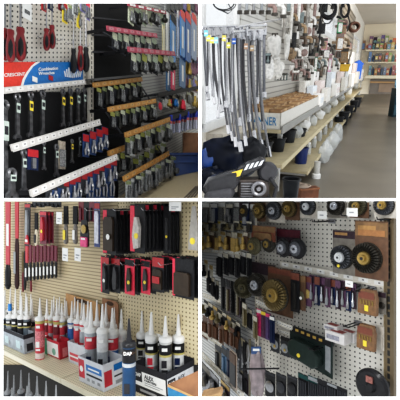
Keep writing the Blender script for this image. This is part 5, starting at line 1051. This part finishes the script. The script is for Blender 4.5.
# third row
c4(262, 263, 282, 26, 'plum header card behind the third row of wheels', .05, base=CGR, head=CDB, prod=None, hh=.6)
c4(280, 268, 315, 25, 'rust and tan topped card of the big gold wheel', .07, base=CBR, head=ORD_C, prod=None, hh=.14)
def plain_wheel(W, x, y, r, label, off, mw, mh, n=28, depth=.03, rz=0., disk=WDK):
    k_ = W.k(x, y, off); M0 = W.M(x, y, off, rz); t = T('grinding_wheel', label, 'wire wheel', M0); R0 = r*k_
    MB().lathe([(R0*1.03,.0),(R0*1.05,-.012),(R0*.95,-.014)], n=30, ax='y').build('dark_rim', disk, t); wheel(t, R0, (0,-.014-depth*.3,0), mw, mh, n, depth, .46, 'wire_knots')
plain_wheel(W4, 245, 287, 10.5, 'olive wheel seen obliquely at the left of the third row', .1, WOL, WOL, rz=.35)
plain_wheel(W4, 258.5, 284.5, 11, 'dark wheel with silver hub in the third row', .12, WDK, HSIL)
plain_wheel(W4, 276.5, 294.5, 15.5, 'big gold centred wire wheel in front of a rust card', .15, WGD, HGD, 30)
for i, (x, y0, y1, b_, h_, p, m) in enumerate([(295,272,312,BLACKP,ORD_C,'bar',BRI),(301,275,310,CBR,BROWN,'disc',WOL),(307,276,306,PURP,ORD_C,'disc',BRASS)]):
    c4(x, y0, y1, 9, ol(i, 3, 'dark rust carded brush', 'right of the big gold wheel'), .1-.01*i, base=b_, head=h_, prod=p, pmt=m, hh=.2, dot=PAPER if i == 1 else None, group='rust carded brushes')
for i in range(9):
    x = 312+i*5.2; y = 275+i*1.0
    c4(x, y, y+26+(i % 2)*3, 5.4, ol(i, 9, 'plum card with grey socket', 'under the long white price rail'), .07+.012*(i % 2), base=[PURP, NAVY, CDB][i % 3], head=[CDB, ORD_C, PURP][i % 3], prod='one', pmt=[GREYP, STEEL, HSIL][i % 3], hh=.3, group='plum socket cards')
def amber_pack(x, y0, y1, w, label, off=.1):
    k_ = W4.k(x, y0, off); ku_ = W4.ku(x, y0, off); t = T('amber_pack', label, 'pack', W4.M(x, y0, off)); w_ = w*ku_*.5; h = (y1-y0)*k_
    MB().ext([(-w_*.6,0),(w_*.8,0),(w_,-h*.3),(w_*.95,-h),(-w_,-h),(-w_*.95,-h*.3)], -.02, .004).build('pack_body', mat('amber_brown', hx('7a5a3c'), .5, 0, .25, 50), t, bevel=.003)
    MB().box(-w_*.85, w_*.8, -.0215, -.02, -h*.36, -h*.1).build('header_panel', ORD_C, t); MB().box(-w_*.2, w_*.2, -.0225, -.0215, -h*.85, -h*.62).build('price_sticker', YEL, t)
    b = MB(); [b.tube([(w_*(-.6+.3*j),-.022,-h*.42),(w_*(-.55+.3*j),-.022,-h*.6)], .003, 5) for j in range(5)]; b.build('wire_bits', HGD, t)
amber_pack(369, 289, 314, 19, 'upper amber brown pack on the right of the pegboard')
amber_pack(367.5, 324, 349, 18, 'lower amber brown pack on the right of the pegboard')
c4(382, 292, 314, 8, 'grey wheel edge card beside the upper amber pack', .06, base=CGR, head=CDB, prod='disc', pmt=WDK)
c4(380, 326, 350, 8, 'pale clear pack beside the lower amber pack', .05, base=CLT, head=None, prod='block', pmt=CLT)
# white boxes
def box4(x, y, w, h, d, label, off):
    P = W4.P(x, y, off); k_ = (P-CAM).y/FPX; M0 = W4.M(0,0,0,at=P); t = T('small_white_box', label, 'box', M0)
    MB().box(-w*k_*.6, w*k_*.6, -d, 0, 0, h*k_).build('carton', mat('box_white4', hx('cbc8c6'), .6, 0, .05), t, bevel=.002)
    MB().box(-w*k_*.5, w*k_*.3, -d-.001, -d, h*k_*.25, h*k_*.7).build('printed_panel', mat('box_print', hx('8c8c96'), .5, 0, .3, 80), t); MB().box(-w*k_*.4, w*k_*.4, -d*.8, -d*.2, h*k_, h*k_+.001).build('top_label', mat('box_top', hx('8a3f3a'), .5) if w < 20 else GREYP, t)
box4(342, 340, 18, 10, .06, 'white carton with grey print held on a black hook', .1)
box4(352, 339, 14, 9, .05, 'white carton just right of the hook held one', .04)
box4(336.5, 329, 13, 5.5, .05, 'small dark topped white carton above the other two', .08)
# fifth row: green tool card
k_ = W4.k(308, 340, .09); ku_ = W4.ku(308, 340, .09); t = T('sander_card', 'black card with bulky dark green plastic tool and yellow sticker', 'pack', W4.M(310, 331, .09)); w_ = 21*ku_
MB().ext([(-w_,0),(w_,-2*k_),(w_,-39*k_),(-w_,-31*k_)], 0, .004).build('card', mat('card_dark_teal', hx('23302e'), .5, 0, .2, 40), t)
MB().ext([(-w_*.95,-.5*k_),(w_*.95,-2.5*k_),(w_*.95,-9*k_),(-w_*.95,-6*k_)], -.002, 0).build('header_panel', BC, t)
b = MB(); [b.box(-w_*.7+j*w_*.28, -w_*.55+j*w_*.28, -.003, -.002, (-4.6-j*.5)*k_, (-2.2-j*.45)*k_) for j in range(5)]; b.build('header_print', mat('gold_print', hx('b99a4a'), .5), t)
MB().ext([(w_*.7,-9*k_),(w_*.93,-9.5*k_),(w_*.93,-34*k_),(w_*.7,-32*k_)], -.002, 0).build('grey_panel', GREYP, t)
MB().ext([(-w_*.8,-14*k_),(-w_*.55,-9.5*k_),(w_*.3,-12*k_),(w_*.62,-19*k_),(w_*.6,-29*k_),(w_*.35,-33*k_),(-w_*.7,-28*k_),(-w_*.85,-22*k_)], -.05, -.002).build('green_tool', mat('tool_green', hx('26332f'), .35), t, bevel=.008)
MB().lathe([(2*k_,0),(2*k_,-.002)], (-w_*.25,-.05,-24*k_), 14, ax='y').build('price_sticker', YEL, t)
for i, (x, y) in enumerate([(275,341),(285,345),(294,348)]):
    c4(x, y-8, y+11, 8.5, ol(i, 3, 'grey round grinding bit card', 'left of the dark green tool'), .11, base=DK, head=BC, prod='disc', pmt=GREYP, hh=.2, dot=GOLDB, group='round grinding bit cards')
rail4((278,329), (296,334), 3, .08, 'short white price rail left of the dark green tool')
rail4((256,299), (272,306), 4, .1, 'short white price rail beneath the dark wheel')
rail4((272,318), (292,326), 3.5, .1, 'short white price rail beneath the gold wheel')
# black dish, dark cards at bottom
k_ = W4.k(372, 388, .12); M0 = W4.M(373, 386, .12); t = T('backing_disc', 'large black round disc at the bottom right corner of pegboard', 'disc', M0); R0 = 17.5*k_
MB().lathe([(R0,0),(R0*1.0,-.012),(R0*.85,-.022),(R0*.3,-.016),(R0*.2,-.03)], n=36, ax='y').build('disc_body', mat('disc_black', (.02,.02,.022), .25), t, smooth=True); MB().box(-R0*.25, R0*.15, -.025, -.019, R0*.25, R0*.6).build('printed_label', mat('disc_label', hx('8a5a52'), .4, 0, .3, 80), t); MB().box(-R0*.1, R0*.3, -.025, -.019, -R0*.95, -R0*.75).build('white_label', PAPER, t)
for i, (x, y0) in enumerate([(303,374),(313,377),(322,380),(332,384),(342,388)]):
    c4(x, y0, 398.5, 10, ol(i, 5, 'dark bar shaped pack', 'along the bottom of the pegboard'), .12, base=[BC, TEAL, DK, BC, DK][i], head=[TEAL, GREYP, BC, GREYP, BC][i], prod='rods', pmt=DK, hh=.2, group='dark packs along the bottom')
for i, (x, y0) in enumerate([(270,372),(281,374),(292,376)]):
    c4(x, y0, 398, 10, ol(i, 3, 'black and silver disc pack', 'beside the plastic bag at the bottom'), .13, base=BC, head=DK, prod='disc', pmt=[STEEL, DK, BLACKP][i], hh=.12, group='black disc packs at the bottom')
# purple packs
for i, (x, y0, y1, c, h_) in enumerate([(259,309,336,MAG,PAPER),(263.5,311,338,PURP,YEL),(268,313,340,mat('violet', hx('54406e'), .5, 0, .2, 60),MAG),(272,316,343,NAVY,PAPER)]):
    c4(x, y0, y1, 5, ol(i, 4, 'violet and pink slim pack', 'below the dark wheel'), .1+.01*i, base=c, head=h_, prod='bar', pmt=c, hh=.15, group='violet slim packs')

# ---- left oblique part: small brush packs ----
def c5(x, y0, y1, w, label, off=.06, **k): return cd(W5, x, max(y0, 201.8), min(y1, 399), w, label, off, **k)
BRS = mat('brush_brass', hx('b79c5c'), .4, .4, .3, 200); CLB = mat('pack_cream', hx('c9c4b4'), .4, 0, .2, 60); KB = mat('pack_black_bristle', hx('1e1e22'), .6, 0, .5, 250); BRB = mat('pack_brown_bristle', hx('6a4630'), .7, 0, .4, 250)
rows5 = [ # y at x=204, y at x=250, xs, n, height, colours, noun, where
 (203, 203, 205, 254, 7, 20, [(CGR,PAPER,SILV,'rods'),(NAVY,PAPER,GREYP,'bar'),(CLB,PAPER,SILV,'block'),(DK,CLB,STEEL,'ply')], 'grey tool pack', 'in the topmost left row'),
 (221, 221, 204, 250, 8, 10, [(CLB,YEL,OLIVE,'one'),(DK,CLB,WDK,'disc')], 'small round brush pack', 'in the second left row'),
 (231, 233, 205, 252, 9, 18, [(CLB,BRS,BRS,'one'),(CBR,CLB,BRS,'one'),(CLB,CLB,BRS,'rods')], 'brass end brush pack', 'in the brass left row'),
 (252, 252, 219, 250, 6, 24, [(KB,PAPER,KB,'rods'),(KB,CLB,KB,'bar')], 'black bristle brush pack', 'in the upper black left row'),
 (259, 265, 205, 212, 2, 18, [(CLB,BRS,KB,'one')], 'brass topped bristle pack', 'at the far left edge'),
 (274, 280, 208, 218, 3, 18, [(KB,CLB,KB,'rods')], 'black tube brush pack', 'in the lower far left group'),
 (278, 284, 222, 244, 5, 30, [(KB,KB,KB,'bar'),(CDB,KB,OLIVE,'bar')], 'long black bristle brush', 'in the middle left row'),
 (316, 330, 204, 238, 7, 20, [(BRB,CBR,BRB,'rods'),(CBR,BRB,BRB,'bar')], 'brown bristle pack', 'in the brown left row'),
 (296, 316, 238, 256, 4, 22, [(KB,CLB,KB,'rods'),(OLIVE,CLB,OLIVE,'bar')], 'dark olive brush pack', 'left of the violet packs'),
]
for (ya, yb, xa_, xb_, n, hh_, cs, noun, where) in rows5:
    for i in range(n):
        f = i/max(1, n-1); x = lerp(xa_+1, xb_-1, f); y = lerp(ya, yb, f)+R.uniform(-1,1); b_, h_, pm_, pr = cs[i % len(cs)]
        c5(x, y, y+hh_*R.uniform(.9,1.15), (xb_-xa_)/n*.95, ol(i, n, noun, where), .06+.02*(i % 2), base=b_, head=h_, prod=pr, pmt=pm_, hh=.22, group=noun+'s '+where)
for (p0, p1, h, off, lab) in [((202,249),(240,251.5),2.5,.08,'upper cream price rail below the brass brush packs'),((203,293),(222,300),3,.06,'short cream price rail in the left middle'),((202,331),(222,344),2.6,.08,'thin cream price rail under the brown bristle packs')]:
    rail4(p0, p1, h, off, lab, W5)
shelf_rail(W5, (202,352), (243,393), .1, 5, 'steep pale rail running down to the lower left corner', RW, 7, labm=PAPER, brk=False)
for i, (x, y0, y1, w, c) in enumerate([(218,344,372,6,CGR),(224,347,378,5,mat('slim_blue', hx('5a7a9a'), .5)),(229,350,384,5,NAVY)]): c5(x, y0, y1, w, ol(i, 3, 'slim grey blue pack', 'above the steep pale rail'), .08, base=c, head=DK, prod='bar', pmt=[DK, c, c][i], group='slim packs above the steep rail')
for i, (x, y0, y1) in enumerate([(239,336,362),(243,338,372),(247,342,380),(251,346,384),(241,366,390),(246,372,394)]):
    c5(x, y0, y1, 4.5, ol(i, 6, 'dark narrow tool pack', 'behind the dark pliers'), .05+.01*(i % 2), base=[DK, BC, CDB][i % 3], head=[KB, OLIVE, DK][i % 3], prod='rods', pmt=[DK, STEEL, KB][i % 3], group='dark packs behind the pliers')
for i in range(8):
    c5(206+i*4.6, 300+i*3.2, 314+i*3.2, 4.2, ol(i, 8, 'small dark clip pack', 'above the brown bristle row'), .05, base=[CLB, KB, CGR][i % 3], head=[KB, CLB, BRS][i % 3], prod='one', pmt=[OLIVE, KB, BRS][i % 3], group='clip packs above the brown row')
t = T('file_card', 'tall brown topped black pack with pale rounded frame', 'pack', W5.M(233, 351, .12)); k_ = W5.k(233, 351, .12); ku_ = W5.ku(233, 351, .12)*.6
MB().ext([(-5*ku_,0),(5*ku_,0),(6*ku_,-3*k_),(6*ku_,-36*k_),(-6*ku_,-36*k_),(-6*ku_,-3*k_)], 0, .004).build('card', mat('frame_pale', hx('b7a79c'), .5), t); MB().box(-4.6*ku_, 4.6*ku_, -.006, 0, -12*k_, -2*k_).build('brown_top', CBR, t); MB().box(-4.6*ku_, 4.6*ku_, -.006, 0, -34*k_, -12*k_).build('black_tool', BC, t)
for i, (x, y0, y1) in enumerate([(240,340,372),(244,342,378),(248,345,374)]):
    P = W5.P(x, y0, .14); k_ = (P-CAM).y/FPX; t = T('hanging_pliers', ol(i, 3, 'pair of dark pliers', 'hanging left of the clear pink bag'), 'pliers', W5.M(0,0,0,at=P), 'dark pliers by the clear bag'); L = (y1-y0)*k_; b = MB()
    for s in (-1, 1): b.tube([(s*1*k_,0,0),(s*2.2*k_,0,-L*.3),(-s*.5*k_,0,-L*.62),(-s*1.2*k_,0,-L*.8),(-s*.3*k_,0,-L)], [.7*k_,.9*k_,1*k_,.8*k_,.3*k_], 7)
    b.build('handles', [DK, K, STEEL][i], t, smooth=True); MB().lathe([(1*k_,-.01),(1*k_,.01)], (0,0,-L*.6), 10, ax='y').build('pivot', STEEL, t)
P = W5.P(256, 349, .2); k_ = (P-CAM).y/FPX; t = T('clear_goods_bag', 'clear pinkish plastic bag with blue and white header tag', 'bag', W5.M(0,0,0,at=P, rz=.7) if False else frame_at(P, Vector((1,0,0)), Vector((0,0,1))))
b = MB(); blob(b, (1*k_,0,-23*k_), 7.5*k_, 5, .25, 20, 14, 1, .5, 3); b.build('bag_body', mat('bag_pinkish', hx('8d8284'), .25, 0, .25, 25), t, smooth=True); MB().box(-5*k_, 4.5*k_, -.012, -.008, -4*k_, 3*k_).build('header_tag', mat('header_blue', hx('2f4f7c'), .5, 0, .2, 60), t); MB().box(-3.5*k_, 3*k_, -.013, -.012, -1*k_, 1.2*k_).build('header_print', PAPER, t)
for i, (x, y, w, h) in enumerate([(206,398,18,9),(215,396,16,8)]):
    P = CAM + ray(x, y)*(1.7-.1*i); k_ = (P-CAM).y/FPX; M0 = frame_at(P, Vector((1,-.2,.35)), Vector((0,0,1)))
    tag(MB().box(-w*k_*(.12 if i == 0 else .5), w*k_*.5, -.03, .03, 0, h*k_*.6).build('wood_block', mat('wood_pale', hx('a98a66'), .6, 0, .2, 20), None, M0, bevel=.002), ['left','right'][i]+' pale wooden block in the lower left corner of the bay', 'wood')
for i, (x, y0, y1) in enumerate([(206,366,390),(214,374,396),(225,383,399)]): c5(x, y0, y1, 9, ol(i, 3, 'dark mixed tool pack', 'below the steep pale rail'), .14, base=[DK, BC, CDB][i], head=[CGR, STEEL, BRS][i], prod='ply', pmt=STEEL, group='dark packs below the steep rail')
t = T('dark_post', 'thin dark metal post beside the clear pinkish bag', 'post', W5.M(250.5, 399, .1)); k_ = W5.k(250, 390, .1); MB().box(-.8*k_, .8*k_, -.01, 0, 0, 60*k_).build('post_bar', mat('post_olive', hx('5a543e'), .5), t)
tag(MB().tube([(-14*k_,0,0),(20*k_,0,.5*k_)], .7*k_, 6).build('cross_wire', K, None, frame_at(CAM+ray(256,369)*2.0, Vector((1,0,0)), Vector((0,0,1)))), 'thin black cross wire in front of the clear pinkish bag', 'wire')

# ---- nothing reaches through the partitions: goods are cut flush with the board they are packed against ----
bpy.context.view_layer.update()
def flush(names, lo_x, hi_x, lo_z, hi_z):
    for nm in names:
        o = bpy.data.objects.get(nm)
        if o is None or o.type != 'MESH': continue
        W = o.matrix_world; v = [W @ q.co for q in o.data.vertices]
        if not v: continue
        I = W.inverted(); cuts = []
        if lo_x is not None and min(q.x for q in v) < lo_x: cuts.append((Vector((lo_x,0,0)), Vector((-1,0,0))))
        if hi_x is not None and max(q.x for q in v) > hi_x: cuts.append((Vector((hi_x,0,0)), Vector((1,0,0))))
        if lo_z is not None and min(q.z for q in v) < lo_z: cuts.append((Vector((0,0,lo_z)), Vector((0,0,-1))))
        if hi_z is not None and max(q.z for q in v) > hi_z: cuts.append((Vector((0,0,hi_z)), Vector((0,0,1))))
        if not cuts: continue
        bm = bmesh.new(); bm.from_mesh(o.data)
        for c, n in cuts:
            g = bmesh.ops.bisect_plane(bm, geom=bm.verts[:]+bm.edges[:]+bm.faces[:], plane_co=I @ c, plane_no=(W.to_3x3().transposed() @ n).normalized(), clear_outer=True)
            e = [x for x in g['geom_cut'] if isinstance(x, bmesh.types.BMEdge)]
            if e:
                try: bmesh.ops.holes_fill(bm, edges=e)
                except Exception: pass
        nv = len(bm.verts)
        if nv == 0:
            bm.free(); me = o.data; bpy.data.objects.remove(o); continue
        bm.to_mesh(o.data); bm.free()
ALLN = set(bpy.data.objects.keys())
eg = px(1.5); 
flush(L_BAY1-L_FRAME, None, -eg, H+px(1.8), None)
flush(L_BAY2-L_BAY1, eg, None, H+px(1.8), None)
flush(L_BAY3-L_BAY2, None, -eg, None, H-px(.9))
flush(ALLN-L_BAY3, eg, None, None, H-px(.9))
for o in list(bpy.data.objects):      # a thing wholly out of its bay leaves no empty behind
    if o.type == 'EMPTY' and not o.children: bpy.data.objects.remove(o)
# ---------------- camera, light, world ----------------
cam = bpy.data.cameras.new('camera'); cam.lens = 36; cam.sensor_width = 36; cam.sensor_fit = 'HORIZONTAL'; cam.clip_start = .01
co = bpy.data.objects.new('camera', cam); co.location = CAM; co.rotation_euler = (math.pi/2, 0, 0); col.objects.link(co); bpy.context.scene.camera = co
w = bpy.data.worlds.new('world'); bpy.context.scene.world = w; w.use_nodes = True
nt = w.node_tree; bg = nt.nodes['Background']; bg.inputs['Color'].default_value = (.93, .97, 1, 1); bg.inputs['Strength'].default_value = 1.1
def lamp(name, loc, target, size, power, colr=(1,1,1)):
    l = bpy.data.lights.new(name, 'AREA'); l.size = size; l.energy = power; l.color = colr; l.shape = 'SQUARE'
    o = bpy.data.objects.new(name, l); o.location = loc; col.objects.link(o)
    d = Vector(target)-Vector(loc); o.rotation_euler = d.to_track_quat('-Z', 'Y').to_euler(); return o
lamp('fill_lamp', (-.6, .1, H+1.6), (-.6, 2.2, H+.4), .5, 45)  # added fill beside the camera for the upper left bay, no fixture there
lamp('fill_lamp', (1.4, .1, H+1.6), (.7, 3.0, H+.3), .5, 16)  # added fill from the camera side, brightens the upper right bay
lamp('fill_lamp', (-1.5, -.4, H+.3), (-.5, 2.2, H-.5), .6, 45)  # added fill behind the camera for the lower left bay
lamp('fill_lamp', (1.6, -.4, H+.5), (.6, 2, H-.5), .6, 55)  # added fill behind the camera for the lower right bay
lamp('fill_lamp', tuple(CAM + ray(425, 20)*7), tuple(CAM + ray(372, 60)*12), .8, 60, (1,.96,.9))  # unseen lamp added right of the view to brighten the far end wall
sc = bpy.context.scene; sc.view_settings.view_transform = 'Standard'; sc.view_settings.look = 'None'

vs_ = sc.view_settings; vs_.use_curve_mapping = True; cm = vs_.curve_mapping; cv = cm.curves[3]
for x_, y_ in ((.04, .027), (.2, .185), (.55, .6)): cv.points.new(x_, y_)
cm.update()
